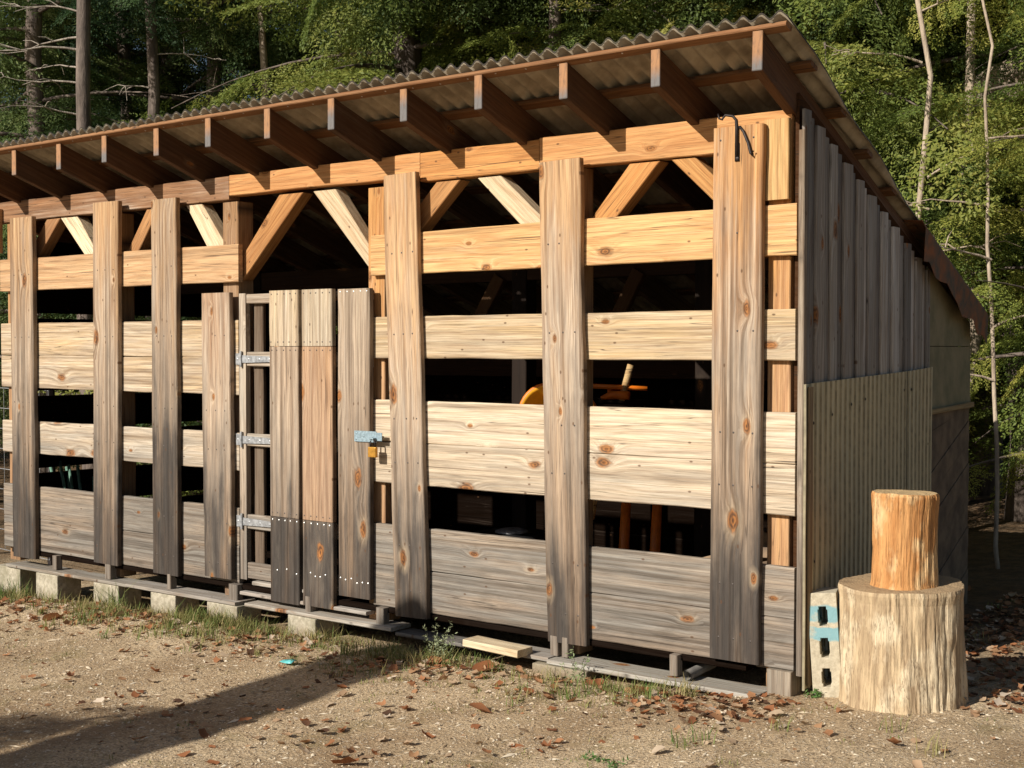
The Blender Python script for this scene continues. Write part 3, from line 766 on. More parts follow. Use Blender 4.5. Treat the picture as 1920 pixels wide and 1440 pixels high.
# stump and log
def log_mat(name, c1, c2, c3, cdark, endc):
    m, nt, bs = newmat(name); n = N(nt); tc = n('TexCoord')
    s = n('SeparateXYZ', {0: tc.outputs['Object']})
    ang = n.m('ARCTAN2', s.outputs[1], s.outputs[0])
    v = n('CombineXYZ', {0: n.m('MULTIPLY', s.outputs[0], 26.0), 1: n.m('MULTIPLY', s.outputs[1], 26.0), 2: n.m('MULTIPLY', s.outputs[2], 2.2)})
    v2 = n('CombineXYZ', {0: n.m('MULTIPLY', s.outputs[0], 80.0), 1: n.m('MULTIPLY', s.outputs[1], 80.0), 2: n.m('MULTIPLY', s.outputs[2], 5.0)})
    v3 = n('CombineXYZ', {0: n.m('MULTIPLY', s.outputs[0], 7.0), 1: n.m('MULTIPLY', s.outputs[1], 7.0), 2: n.m('MULTIPLY', s.outputs[2], 4.0)})
    a = n('TexNoise', {'Vector': v.outputs[0], 'Scale': 1.0, 'Detail': 5.0, 'Roughness': .65}).outputs[0]
    b = n('TexNoise', {'Vector': v2.outputs[0], 'Scale': 1.0, 'Detail': 4.0, 'Roughness': .7}).outputs[0]
    d = n('TexNoise', {'Vector': v3.outputs[0], 'Scale': 1.0, 'Detail': 4.0, 'Roughness': .6}).outputs[0]
    c = n.mix(n.mr(a, .36, .64), c1, c2)
    c = n.mix(n.mr(d, .50, .62, 0, .85), c, c3)
    c = n.mix(n.mr(b, .52, .70, 0, .75), c, cdark)
    # sawn ends
    r = n.m('SQRT', n.m('ADD', n.m('MULTIPLY', s.outputs[0], s.outputs[0]), n.m('MULTIPLY', s.outputs[1], s.outputs[1])))
    rings = n.m('SINE', n.m('ADD', n.m('MULTIPLY', r, 420.0), n.m('MULTIPLY', d, 12.0)))
    e = n.mix(n.mr(rings, -1, 1, 0, .35), endc, tuple(q*.55 for q in endc))
    e = n.mix(n.mr(d, .42, .66, 0, .5), e, tuple(q*.6 for q in endc))
    spl = n.m('MULTIPLY', n.mr(n.m('ABSOLUTE', n.m('SINE', n.m('ADD', n.m('MULTIPLY', ang, 2.5), n.m('MULTIPLY', d, 6.0)))), 0, .06, 1, 0), n.mr(d, .45, .55, 0, .8))
    e = n.mix(spl, e, (.05, .03, .018))
    sd_ = n.m('MULTIPLY', n.mr(n.m('ABSOLUTE', n.m('SUBTRACT', a, .5)), 0, .018, 1, 0), n.mr(d, .40, .55, 0, .75))
    c = n.mix(sd_, c, (.09, .05, .028))
    g = n('NewGeometry'); up = n.mr(n('SeparateXYZ', {0: g.outputs['True Normal']}).outputs[2], .7, .8)
    c = n.mix(up, c, e)
    nt.links.new(c, bs.inputs['Base Color']); bs.inputs['Roughness'].default_value = .85; bs.inputs['Specular IOR Level'].default_value = .2
    h = n.m('ADD', n.m('MULTIPLY', a, 1.0), n.m('MULTIPLY', b, -.5))
    bp = n('Bump', {'Strength': 1.0, 'Distance': .012, 'Height': h}); nt.links.new(bp.outputs[0], bs.inputs['Normal'])
    return m
def log_obj(name, loc, h, prof, mat, amp, n=160, m=60, seed=0, lop=.05):
    V = []; F = []
    for j in range(m+1):
        t = j/m; r0 = np.interp(t, [p[0] for p in prof], [p[1] for p in prof])
        for i in range(n):
            a = 2*math.pi*i/n; ca, sa = math.cos(a), math.sin(a)
            r = r0*(1+lop*noise.noise((ca*1.2, sa*1.2, seed+t*.5))-.35*lop*max(0, noise.noise((ca*4, sa*4, seed+7)))*(1-t*.4))+amp*(noise.noise((ca*7, sa*7, t*1.3+seed))+.7*noise.noise((ca*17, sa*17, t*2.5+seed))+.5*noise.noise((ca*35, sa*35, t*5+seed)))
            if t > .97: r -= .006*(t-.97)/.03
            V.append((r*ca, r*sa, t*h+.006*noise.noise((ca*2, sa*2, seed))*(t == 1)))
    for j in range(m):
        for i in range(n):
            a = j*n+i; b = j*n+(i+1) % n; F.append([a, b, b+n, a+n])
    prev = [m*n+i for i in range(n)]
    for f in (.8, .5, .2):
        base = len(V)
        for i in range(n):
            p = V[m*n+i]; V.append((p[0]*f, p[1]*f, h+.004*noise.noise((p[0]*f*30, p[1]*f*30, seed))))
        for i in range(n): F.append([prev[i], prev[(i+1) % n], base+(i+1) % n, base+i])
        prev = [base+i for i in range(n)]
    c = len(V); V.append((0, 0, h))
    F += [[prev[i], prev[(i+1) % n], c] for i in range(n)]
    o = link(bpy.data.objects.new(name, mesh_py(name, V, F, mat))); o.location = loc
    return o
SX, SY = .435, .215; SZ = gz(SX, SY)-.03
o = log_obj('tree_stump', (SX, SY, SZ), .565, [(0, .297), (.12, .287), (.5, .273), (.90, .268), (1, .276)], log_mat('weathered_stump', (.54, .41, .25), (.30, .21, .125), (.64, .53, .36), (.15, .095, .055), (.40, .28, .16)), .0085, seed=3.3, lop=.11)
o.rotation_euler = (R(1.5), R(-.5), 0)
tag(o, 'wide pale chopping stump with vertical split fibres, standing on the ground by the shed corner', 'stump')
o = log_obj('log', (SX+.012, SY-.035, SZ+.556), .425, [(0, .152), (.06, .146), (.4, .138), (.8, .141), (1, .148)], log_mat('barkless_log', (.54, .285, .11), (.40, .18, .06), (.68, .48, .25), (.18, .075, .028), (.56, .39, .20)), .0036, seed=9.1, lop=.08)
o.rotation_euler = (R(-1), R(1.0), R(40))
tag(o, 'orange barkless log standing upright on top of the wide stump', 'log')

# ------------------------------------------------------------------ seen through the slats
W = empty('wheelbarrow', (-1.47, .47, .0), 'orange wheelbarrow stood on end inside the shed, its rounded pan catching the sun', 'wheelbarrow')
mb = MB(); V = []; F = []; n = 56; rings = [(0, .10), (.55, .095), (.78, .06), (.90, -.01), (.955, -.02), (1.0, -.012), (1.0, .008), (.93, .012), (.82, .08), (.58, .115), (0, .12)]
for (r, yy) in rings:
    for i in range(n):
        a = 2*math.pi*i/n; ca, sa = math.cos(a), math.sin(a); k = (abs(ca)**2.5+abs(sa)**2.5)**(-1/2.5)
        V.append((r*.24*k*ca, yy*.8, r*.29*k*sa-.02*r*k*ca))
for j in range(len(rings)-1):
    for i in range(n): F.append([j*n+i, j*n+(i+1) % n, (j+1)*n+(i+1) % n, (j+1)*n+i])
MI = [1 if j < 4 else 0 for j in range(len(rings)-1) for i in range(n)]
me = mesh_py('pan', V, F, [ORANGE, YELLOW], True, MI); o = link(bpy.data.objects.new('pan', me), W)
o.location = (-.118, -.125, 1.018); o.rotation_euler = (R(-4), 0, R(33))
mb = MB(); mb.tube([(-.05, .10, 1.285), (.10, .25, 1.275), (.19, .30, 1.27)], .014, 10); mb.tube([(-.03, .16, 1.215), (.02, .20, 1.235), (.12, .22, 1.232)], [.010, .026, .024], 8); mb.tube([(.0, .2, 1.28), (.01, .19, 1.22)], .012, 8)
mb.build('frame', [ORANGE], W, True)
for a, b in (((.118, .24, 1.405), (.062, .23, 1.205)), ((-.02, .10, .72), (-.055, .10, .535))):
    mb = MB(); mb.tube([a, b], .020, 10); o = mb.build('handle', [WOOD], W, True); o.color = (.62, .42, .2, 0)
for x in (.19, -.02):
    mb = MB(); mb.tube([(x, .36, .0), (x+.01, .40, .66)], [.035, .028], 8); mb.build('leg', [ORANGE], W, True)
# pot with bright lid
Pn = empty('pot', (-2.13, .62, .0), 'black pot with a pale metal lid standing inside the shed behind the lowest slats', 'pot')
mb = MB(); mb.tube([(0, 0, 0), (0, 0, .36), (0, 0, .40)], [.19, .22, .225], 32); mb.build('pot_body', [BLACKP], Pn, True)
mb = MB(); mb.tube([(0, 0, .402), (0, 0, .412), (0, 0, .425)], [.10, .10, .06], 28); mb.build('lid', [STEEL], Pn, True)
# green stakes
STK = simple_mat('green_stake', (.16, .30, .22), .5, 0, .4, 30)
for i, (xa, xb, zt) in enumerate([(-6.32, -6.62, .60), (-6.27, -6.52, .61), (-6.22, -6.44, .585), (-6.17, -6.36, .58), (-6.36, -6.54, .56), (-6.13, -6.22, .50)]):
    y = .42+.025*i; mb = MB(); mb.tube([(xa, y, -.0), (xb+.0, y+.05, zt)], .0125, 8)
    o = mb.build('garden_stake', [STK], None, True)
    tag(o, 'green garden stake of the bundle leaning inside the shed behind the left slats', 'garden stake', 'bundle of green garden stakes')
# split firewood at the right end
FW = simple_mat('split_firewood', (.30, .2, .12), .9, 0, .5, 14, (.14, .10, .07))
rows = [(-.78, .05), (-.62, .06), (-.46, .05), (-.30, .06), (-.70, .19), (-.54, .20), (-.37, .19), (-.62, .33), (-.46, .33), (-.32, .32), (-.50, .45), (-.34, .46)]
for i, (x, z) in enumerate(rows):
    mb = MB(); a0 = random.uniform(0, 6); r = .075
    cs = [(r*math.cos(a0+t), r*math.sin(a0+t)) for t in (0, 1.6, 2.6, 3.7, 5.0)]
    V = [(cx_*1.0, -.02, cz) for cx_, cz in cs]+[(cx_*.92, .40, cz*.92) for cx_, cz in cs]
    mb.add(V, [[0, 1, 2, 3, 4], [9, 8, 7, 6, 5]]+[[k, k+5, (k+1) % 5+5, (k+1) % 5] for k in range(5)])
    o = mb.build('firewood', [FW], None, False, .004); o.location = (x, .36+random.uniform(-.04, .05), z+.05); o.rotation_euler.z = random.uniform(-.2, .2)
    tag(o, 'split firewood billet in the pile behind the right end of the lowest slats', 'firewood', 'firewood pile inside the shed')

# wire fence at the far left
FEN = empty('wire_fence', (-6.75, .55, -.3), 'wire mesh fence running off from the left end of the shed', 'fence')
mb = MB()
for z in np.arange(.1, 1.5, .17): mb.tube([(0, 0, z), (-2.6, .25, z+.02)], .003, 5)
for x in np.arange(0, 2.6, .15): mb.tube([(-x, .096*x, .1), (-x, .096*x, 1.46)], .0022, 5)
mb.build('wire_mesh', [STEEL], FEN)
for x in (-.02, -2.6):
    mb = MB(); mb.tube([(x, -.096*x+.03, -.25), (x, -.096*x+.03, 1.6)], .035, 8); mb.build('fence_post', [IRON], FEN)

# ------------------------------------------------------------------ ground cover
LEAFM = None
def leaf_mat(name, stops, rough=.8, trans=.0):
    m, nt, bs = newmat(name); n = N(nt)
    at = n('Attribute', attribute_name='tint', attribute_type='GEOMETRY')
    c = n.ramp(at.outputs['Fac'], stops)
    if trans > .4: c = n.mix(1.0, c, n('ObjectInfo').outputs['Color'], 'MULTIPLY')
    nt.links.new(c, bs.inputs['Base Color']); bs.inputs['Roughness'].default_value = rough; bs.inputs['Specular IOR Level'].default_value = .3
    if trans:
        tr = n('BsdfTranslucent', {'Color': c}); mx = n('MixShader', {0: trans, 1: bs.outputs[0], 2: tr.outputs[0]})
        out = [q for q in nt.nodes if q.type == 'OUTPUT_MATERIAL'][0]; nt.links.new(mx.outputs[0], out.inputs[0])
    return m
DRY = leaf_mat('dry_leaves', [(0, (.09, .045, .025)), (.25, (.30, .115, .045)), (.5, (.36, .20, .10)), (.75, (.42, .31, .20)), (1, (.55, .45, .34))], .75, .15)
GRASS = leaf_mat('grass_blades', [(0, (.34, .27, .12)), (.45, (.22, .22, .07)), (1, (.08, .17, .03))], .7, .25)
CHIP = leaf_mat('gravel_chips', [(0, (.14, .09, .05)), (.5, (.50, .38, .24)), (1, (.76, .66, .50))], .9)

def visible_ground_pts(k, dens):
    """random points in the yard, more of them where dens is high"""
    pts = []
    while len(pts) < k:
        x = random.uniform(-8.5, 2.2); y = random.uniform(-4.2, 3.4)
        if y > -.02 and x < .02 and y < 2.9: continue
        if random.random() < dens(x, y): pts.append((x, y))
    return pts
def leaf_shape(size, curl, lobes):
    """one curled leaf: outline fan of a lobed blade, built round its mid rib"""
    out = []; nL = 10
    for i in range(nL):
        a = 2*math.pi*i/nL
        r = (.5+(.06 if i % 2 else -.05)*lobes+random.uniform(-.15, .13))*size
        x, y = r*math.cos(a)*1.15, r*math.sin(a)*.8
        out.append((x, y, curl*(.5*x*x+1.5*y*y)/size+random.uniform(-.09, .09)*size))
    return out
def scatter_leaves(name, pts, smin, smax, mat):
    V = []; F = []; A = []
    for (x, y) in pts:
        s = random.uniform(smin, smax); o = leaf_shape(s, random.uniform(-.3, 1.3), random.uniform(.3, 1))
        M = Matrix.Rotation(random.uniform(0, 6.28), 4, 'Z') @ Matrix.Rotation(random.gauss(0, .22), 4, 'X') @ Matrix.Rotation(random.gauss(0, .22), 4, 'Y')
        z = gz(x, y)+s*.09+random.random()**3*.02; b = len(V); V.append(Vector((x, y, z)))
        for p in o: V.append(Vector((x, y, z))+M @ Vector(p))
        t = min(1, max(0, random.gauss(.45, .27)))
        for i in range(10): F.append([b, b+1+i, b+1+(i+1) % 10]); A.append(t)
    return link(bpy.data.objects.new(name, mesh_np(name, V, F, mat, False, None, A)))
def dens_leaf(x, y):
    d = .03
    if -7.5 < x < .1 and y < 0: d += .95*math.exp(-((y+.40)/.30)**2)*(.30+.70*(noise.noise((x*1.7, y*1.7, 8)) > -.05))
    if y > .2 and x > .0: d += .9
    d += .16*max(0, noise.noise((x*.9, y*.9, 2)))
    return d
tag(scatter_leaves('leaf_litter', visible_ground_pts(6500, dens_leaf), .014, .058, DRY), 'dry brown leaf litter scattered over the ground', 'leaf litter', kind='stuff')
# grass and small weeds
def blades(name, clumps, mat):
    V = []; F = []; A = []
    for (x, y, nb, h, spread, tone) in clumps:
        for k in range(nb):
            a = random.uniform(0, 6.28); r = spread*random.random()**.6
            bx, by = x+r*math.cos(a), y+r*math.sin(a); z = gz(bx, by)-.003
            hh = h*random.uniform(.4, 1.2); ln = random.uniform(.1, .9)*hh; aa = random.uniform(0, 6.28)
            dx, dy = math.cos(aa), math.sin(aa); w = random.uniform(.0014, .003); b = len(V)
            for t, ww in ((0, 1), (.5, .8), (1, .1)):
                cx_, cy_ = bx+dx*ln*t*t, by+dy*ln*t*t; zz = z+hh*(t-.18*t*t)
                V.append((cx_-dy*w*ww, cy_+dx*w*ww, zz)); V.append((cx_+dy*w*ww, cy_-dx*w*ww, zz))
            tt = min(1, max(0, tone+random.gauss(0, .18)))
            F += [[b, b+1, b+3, b+2], [b+2, b+3, b+5, b+4]]; A += [tt, tt]
    return link(bpy.data.objects.new(name, mesh_np(name, V, F, mat, False, None, A)))
cl = []
for i in range(85):
    cl.append((random.uniform(-6.8, -2.3), random.uniform(-.36, -.10), random.randint(8, 26), random.uniform(.04, .13), random.uniform(.03, .09), random.uniform(-.1, .6)))
for (x, y) in visible_ground_pts(620, lambda x, y: (.9*math.exp(-((y+.33)/.24)**2) if y < 0 and x < -.4 else .01)*(.2+.8*(noise.noise((x*1.2, y*1.5, 5)) > 0))):
    cl.append((x, y, random.randint(10, 26), random.uniform(.03, .11), random.uniform(.03, .10), random.uniform(.0, .8)))
for (x, y) in visible_ground_pts(900, lambda x, y: .5 if noise.noise((x*.8, y*.8, 12)) > .12 and y < .3 else .05):
    cl.append((x, y, random.randint(5, 14), random.uniform(.012, .035), random.uniform(.03, .10), random.uniform(0, .55)))
for (x, y, nb, h, sp, t) in [(-5.0, -.16, 40, .20, .08, .8), (-4.85, -.2, 25, .24, .06, .7), (-6.1, -.2, 70, .16, .16, .75), (-6.7, -.2, 120, .18, .3, .7), (-3.45, -.25, 60, .14, .16, .6), (-4.05, -.22, 50, .15, .14, .55), (-2.0, -.2, 90, .12, .14, .5), (-2.75, -.2, 60, .10, .2, .35),
                            (-1.62, -.22, 30, .09, .08, .6), (-.9, -.25, 30, .08, .12, .4)]:
    cl.append((x, y, nb, h, sp, t))
tag(blades('grass', cl, GRASS), 'thin grass and dry blades along the foot of the shed', 'grass', kind='stuff')
# gravel and wood chips
V = []; F = []; A = []
for (x, y) in visible_ground_pts(24000, lambda x, y: 1.0 if y < .4 and (x > -5.5 or y > -1.6) else .0):
    s = random.uniform(.002, .0065)*(1 if random.random() < .95 else 1.8); z = gz(x, y)+s*.25; b = len(V); e = random.uniform(.7, 1.6) if random.random() < .8 else random.uniform(2.5, 5); a = random.uniform(0, 6.28)
    for dx, dy, dz in ((1, 0, 0), (0, 1, 0), (-1, 0, 0), (0, -1, 0), (0, 0, .8)):
        px, py = dx*s*e, dy*s
        V.append((x+px*math.cos(a)-py*math.sin(a), y+px*math.sin(a)+py*math.cos(a), z+dz*s))
    t = min(1, max(0, random.gauss(.5, .28)))
    for i in range(4): F.append([b+i, b+(i+1) % 4, b+4]); A.append(t)
for (x, y) in visible_ground_pts(5200, lambda x, y: (.35+.65*(noise.noise((x*1.1, y*1.1, 31)) > 0))*(1 if y < .3 else 0)):
    L = random.uniform(.015, .07)*(1 if random.random() < .9 else 2.2); a = random.uniform(0, 6.28); w = random.uniform(.0009, .0022); z = gz(x, y)+.003; b = len(V)
    bend = random.uniform(-.2, .2)*L; dx, dy = math.cos(a), math.sin(a); t = min(1, max(0, random.gauss(.55, .3)))
    V += [(x-dx*L/2, y-dy*L/2, z), (x-dy*(w+bend), y+dx*(w+bend), z+.004), (x+dx*L/2, y+dy*L/2, z), (x+dy*(w-bend), y-dx*(w-bend), z+.004)]
    F += [[b, b+1, b+3], [b+3, b+1, b+2]]; A += [t, t]
    F[-2], F[-1] = [b, b+3, b+1], [b+3, b+2, b+1]
tag(link(bpy.data.objects.new('gravel', mesh_np('gravel', V, F, CHIP, False, None, A))), 'small stones and wood chips strewn over the yard', 'gravel', kind='stuff')
# leaves large enough to point at
for (x, y, s, t, lab) in [(-1.025, -1.90, .11, .27, 'large orange brown leaf lying flat at the bottom of the picture'), (-1.083, -.97, .10, .30, 'curled rust leaf alone on the gravel left of a small leaf cluster'),
                          (.30, -.16, .07, .35, 'small rust leaf standing on edge in front of the stump'), (-1.95, -.30, .11, .2, 'dark red leaf against the pale weed at the right end of the shadow'),
                          (-1.62, -.28, .11, .24, 'rust coloured leaf below the fresh lumber offcut'), (-.68, -.26, .10, .22, 'brown leaf curled up by the flat concrete block'),
                          (-4.45, -.26, .12, .42, 'pale orange leaf propped against the block under the third batten'), (-4.98, -.60, .13, .38, 'wide orange leaf among the grey leaves near the left end')]:
    o = leaf_shape(s, .55, .6); V = [(0, 0, 0)]+[(p[0], p[1], p[2]) for p in o]; F = [[0, 1+i, 1+(i+1) % 10] for i in range(10)]
    ob = link(bpy.data.objects.new('dry_leaf', mesh_np('dry_leaf', V, F, DRY, False, None, [t]*10)))
    ob.location = (x, y, gz(x, y)+s*.10); ob.rotation_euler = (random.gauss(0, .2), random.gauss(0, .2), random.uniform(0, 6.28))
    tag(ob, lab, 'leaf', 'large fallen leaves')
# weeds with leafy stems
WEED = leaf_mat('weed_leaves', [(0, (.30, .33, .19)), (.5, (.16, .24, .09)), (1, (.07, .17, .03))], .7, .25)
def weed(x, y, h, nst, spread, t0, lab):
    V = []; F = []; A = []
    for s in range(nst):
        a = random.uniform(0, 6.28); ln = random.uniform(.1, .7)*spread; hh = h*random.uniform(.5, 1.1); r0 = random.uniform(0, spread*.5)
        for k in range(int(14+hh*60)):
            t = random.uniform(.1, 1); px = x+math.cos(a)*(r0+ln*t); py = y+math.sin(a)*(r0+ln*t); pz = gz(x, y)+hh*t
            b = len(V); d = Vector((random.gauss(0, 1), random.gauss(0, 1), random.gauss(.4, .6))).normalized(); L = random.uniform(.012, .03); w = d.cross(Vector((random.gauss(0, 1), random.gauss(0, 1), random.gauss(0, 1)))).normalized()*L*.14
            p = Vector((px, py, pz)); V += [p, p+d*L*.5+w, p+d*L, p+d*L*.5-w]; F.append([b, b+1, b+2, b+3]); A.append(min(1, max(0, t0+random.gauss(0, .15))))
    o = link(bpy.data.objects.new('weed', mesh_np('weed', V, F, WEED, False, None, A))); tag(o, lab, 'weed', 'weeds by the shed')
weed(-1.99, -.20, .24, 16, .13, -.05, 'pale feathery weed beside the fresh lumber offcut')
weed(-1.08, -.20, .17, 7, .10, .3, 'leafy green weed in front of the flat concrete block')
weed(-.16, -1.36, .015, 9, .12, .75, 'low bright green weed patch in the foreground gravel')
weed(.08, .02, .04, 6, .06, .8, 'small green weed at the foot of the painted cinder block')

# ------------------------------------------------------------------ the wood behind
def bark_mat(name, c1, c2, sc=8.0):
    m, nt, bs = newmat(name); n = N(nt); g = n('NewGeometry')
    v = n('VectorMath', {0: g.outputs['Position'], 1: (1, 1, .25)}, operation='MULTIPLY').outputs[0]
    a = n('TexNoise', {'Vector': v, 'Scale': sc, 'Detail': 6.0, 'Roughness': .7}).outputs[0]
    c = n.mix(n.mr(a, .38, .62), c1, c2); nt.links.new(c, bs.inputs['Base Color']); bs.inputs['Roughness'].default_value = .9
    bp = n('Bump', {'Strength': 1.0, 'Distance': .03, 'Height': a}); nt.links.new(bp.outputs[0], bs.inputs['Normal'])
    return m
BARK = bark_mat('conifer_bark', (.20, .155, .125), (.07, .052, .042)); PBARK = bark_mat('pale_bark', (.46, .37, .27), (.24, .18, .13), 10)
DBARK = bark_mat('dead_wood', (.38, .33, .27), (.2, .165, .13), 12)
NEED = leaf_mat('hemlock_needles', [(0, (.036, .064, .024)), (.35, (.072, .112, .032)), (.7, (.125, .162, .042)), (1, (.20, .215, .065))], .6, .42)
def spray(seed, nq):
    """flat hemlock spray of unit length along +x: list of thin leaf quads"""
    r = np.random.default_rng(seed); Q = []
    nb = 15
    for i in range(nb):
        t = .06+.92*i/nb
        for sgn in (-1, 1):
            L = (.10+.42*(1-t)**.8*min(1, t*5+.35))*r.uniform(.7, 1.2); a = R(r.uniform(42, 66))*sgn
            dx, dy = math.cos(a), math.sin(a); m = max(3, int(L/.024))
            for k in range(m):
                s = (k+r.random()*.6)/m*L
                for g in (-1, 1):
                    if r.random() < .12: continue
                    aa = a+g*R(r.uniform(25, 60)); ll = r.uniform(.034, .064)*(1-.3*s/max(L, .01)); w = ll*.22
                    ex = np.array([math.cos(aa), math.sin(aa), r.normal(-.12, .3)]); ey = np.array([-math.sin(aa), math.cos(aa), r.normal(0, .9)]); ey /= np.linalg.norm(ey)
                    p = np.array([t+dx*s, dy*s, -.16*t*t-.35*s*s+r.normal(0, .01)])
                    Q.append([p, p+ex*ll*.5+ey*w, p+ex*ll, p+ex*ll*.5-ey*w])
    return np.array(Q, np.float32)
SPR = [spray(s, 0) for s in (1, 2, 3)]
def rotz(a): c, s = math.cos(a), math.sin(a); return np.array([[c, -s, 0], [s, c, 0], [0, 0, 1]])
def roty(a): c, s = math.cos(a), math.sin(a); return np.array([[c, 0, s], [0, 1, 0], [-s, 0, c]])
def rotx(a): c, s = math.cos(a), math.sin(a); return np.array([[1, 0, 0], [0, c, -s], [0, s, c]])
def hemlock_meshes(seed, H, z0, rmax, nbr, needle_scale=1.0):
    r = np.random.default_rng(seed); Qs = []; T = []; tw = MB()
    random.seed(seed)
    for b in range(nbr):
        f = (b+r.random())/nbr; z = z0+(H-z0)*f**.92
        L = rmax*(1-f)**.75*r.uniform(.6, 1.12)+.35; az = b*2.4+r.normal(0, .35)
        el0 = R(r.uniform(-6, 16)); droop = r.uniform(.10, .22)
        ns = max(2, int(L/.30)); d = np.array([math.cos(az), math.sin(az), 0]); tone = np.clip(r.normal(.58, .28), 0, 1)
        pts = []
        for k in range(ns+1):
            s = L*k/ns; pts.append(np.array([d[0]*s, d[1]*s, z+math.tan(el0)*s-droop*s*s/ max(1.4, L*.7)]))
        tw.tube([tuple(p) for p in pts], [max(.006, .03*(1-k/ns)*(.4+L/4)) for k in range(ns+1)], 5, cap=False)
        for k in range(ns):
            p = pts[k]+(pts[k+1]-pts[k])*r.random()
            for sgn in ((-1, 1) if k < ns-1 else (0,)):
                if r.random() > needle_scale: continue
                if k == 0 and L > 1.5 and r.random() < .5: continue
                sc = r.uniform(.65, 1.15)*(1 if L > 1 else .7)
                M = rotz(az+sgn*R(r.uniform(25, 62))) @ roty(R(r.uniform(0, 55))) @ rotx(R(r.normal(0, 28)))
                Q = SPR[r.integers(3)]*sc
                Qs.append(Q @ M.T.astype(np.float32)+p.astype(np.float32)); T.append(np.full(len(Q), 0)+np.clip(tone+r.normal(0, .12)+r.normal(0, .10, len(Q)), 0, 1))
    Q = np.concatenate(Qs); A = np.concatenate(T)
    nq = len(Q); V = np.concatenate([Q.reshape(-1, 3), np.array(tw.V, np.float32)]); F = np.concatenate([np.arange(nq*4).reshape(-1, 4), np.array(tw.F)+nq*4])
    return mesh_np('crown', V, F, [NEED, BARK], False, np.r_[np.zeros(nq), np.ones(len(tw.F))], np.r_[A, np.zeros(len(tw.F))])
def trunk_mesh(H, r0, bark, lean=0.0, seed=0, rt=.03):
    mb = MB(); n = 14
    pts = [(.12*noise.noise((i*.5, seed, 0))+lean*i/n*H, .12*noise.noise((i*.5, seed, 9)), H*i/n-.2) for i in range(n+1)]
    mb.tube(pts, [r0*(1-i/n)**.8+rt for i in range(n+1)], 12, rough=.06)
    return mesh_py('trunk', mb.V, mb.F, bark, True)
VAR = [hemlock_meshes(21, 13.0, 1.0, 2.9, 120, .80), hemlock_meshes(22, 15.0, 1.8, 3.2, 125, .78), hemlock_meshes(23, 12.0, .6, 2.6, 112, .82), hemlock_meshes(24, 15.0, 1.2, 2.9, 62, .55), hemlock_meshes(25, 13.0, .8, 2.7, 56, .6)]
TRK = [trunk_mesh(13.2, .17, BARK, 0, 1), trunk_mesh(15.2, .20, BARK, 0, 2), trunk_mesh(12.2, .15, BARK, 0, 3), trunk_mesh(15.2, .085, BARK, 0, 5), trunk_mesh(13.2, .07, BARK, 0, 6)]
CAMP = Vector((2.726, -5.701))
def at(px, dist):
    """ground point seen in picture column px (of 1920) at a given distance"""
    a = math.atan2(px-960, 2516)+R(-37.52)
    return CAMP.x+dist*math.sin(a), CAMP.y+dist*math.cos(a)
def hemlock(px, dist, var, sc, rz, label, group='hemlocks of the wood behind the shed', dz=0, tint=(1.1, 1.1, 1.1, 1)):
    x, y = at(px, dist); t = empty('hemlock_tree', (x, y, gz(x, min(y, 40))+dz), label, 'tree', group, rz)
    t.scale = (sc, sc, sc)
    for nm, me in (('trunk', TRK[var]), ('crown', VAR[var])):
        o = link(bpy.data.objects.new(nm, me), t)
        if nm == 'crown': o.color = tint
    return t
FRONT = [(1030, 15.2, 1, 1.0, 'yellow green hemlock rising behind the middle of the shed roof'), (760, 15.2, 0, 1.05, 'sunlit hemlock above the shed roof left of the middle'),
         (1290, 14.2, 2, 1.05, 'dense green hemlock above the right part of the corrugated roof'), (1540, 14.0, 1, .95, 'shaded hemlock just beyond the top right corner of the roof'),
         (1735, 13.6, 3, .85, 'bright low hemlock with hanging sprays right of the shed'), (1920, 13.2, 0, .9, 'bright green hemlock at the right edge of the picture'),
         (1985, 11.4, 4, .62, 'small bright hemlock whose sprays hang in front of the pale birch at right'), (1640, 15.5, 4, 1.0, 'hemlock seen between the roof rake and the pale birch'),
         (640, 17.5, 3, 1.1, 'thin hemlock behind the roof just right of the pale trunk'), (905, 17.5, 2, 1.25, 'hemlock set back between the two sunlit ones above the roof'),
         (1160, 16.0, 0, 1.1, 'hemlock between the middle of the roof and its right part'), (1420, 15.5, 1, 1.05, 'hemlock behind the roof just left of its top right corner'),
         (1840, 15.0, 1, .95, 'tall hemlock behind the pale birch at right'),
         (400, 19.5, 3, 1.15, 'thin dark hemlock behind the roof between two bare trunks'), (235, 20.5, 4, 1.2, 'thin dark hemlock right of the trunk with dead branches'),
         (75, 18.0, 3, 1.1, 'dark see-through hemlock at the left end of the roof'), (330, 23, 1, 1.15, 'dense dark hemlock filling the gap behind the thin pine trunk'), (110, 23.5, 2, 1.35, 'dense dark hemlock seen behind the dead branches of the pine'),
         (-60, 19, 4, 1.2, 'dense dark hemlock at the left edge of the picture')]
for i, (px, d, v, s, lab) in enumerate(FRONT): hemlock(px, d, v, s, i*1.3, lab, tint=(1.95, 1.72, 1.25, 1) if px > 1560 else ((1.7, 1.5, 1.2, 1) if px > 560 else (1.0, 1.1, 1.2, 1)))  # sunlight put into the crown tint, stronger for middle and right-hand trees
random.seed(5)
k = 0
for px in (330, 560, 760, 880, 1060, 1240, 1420, 1560, 1680, 1800, 1920):
    hemlock(px+random.uniform(-30, 30), 25+random.uniform(-2, 3), (3, 4)[k % 2] if px < 700 else k % 3, random.uniform(1.0, 1.3), random.uniform(0, 6.28), 'one of the dark hemlocks deep in the wood behind the nearer trees', 'dark hemlocks deep in the wood'); k += 1
for px in (1600, 1720, 1850, 1950):
    hemlock(px, 21+random.uniform(-1, 1), k % 3, 1.0, random.uniform(0, 6.28), 'one of the dark hemlocks deep in the wood behind the nearer trees', 'dark hemlocks deep in the wood'); k += 1

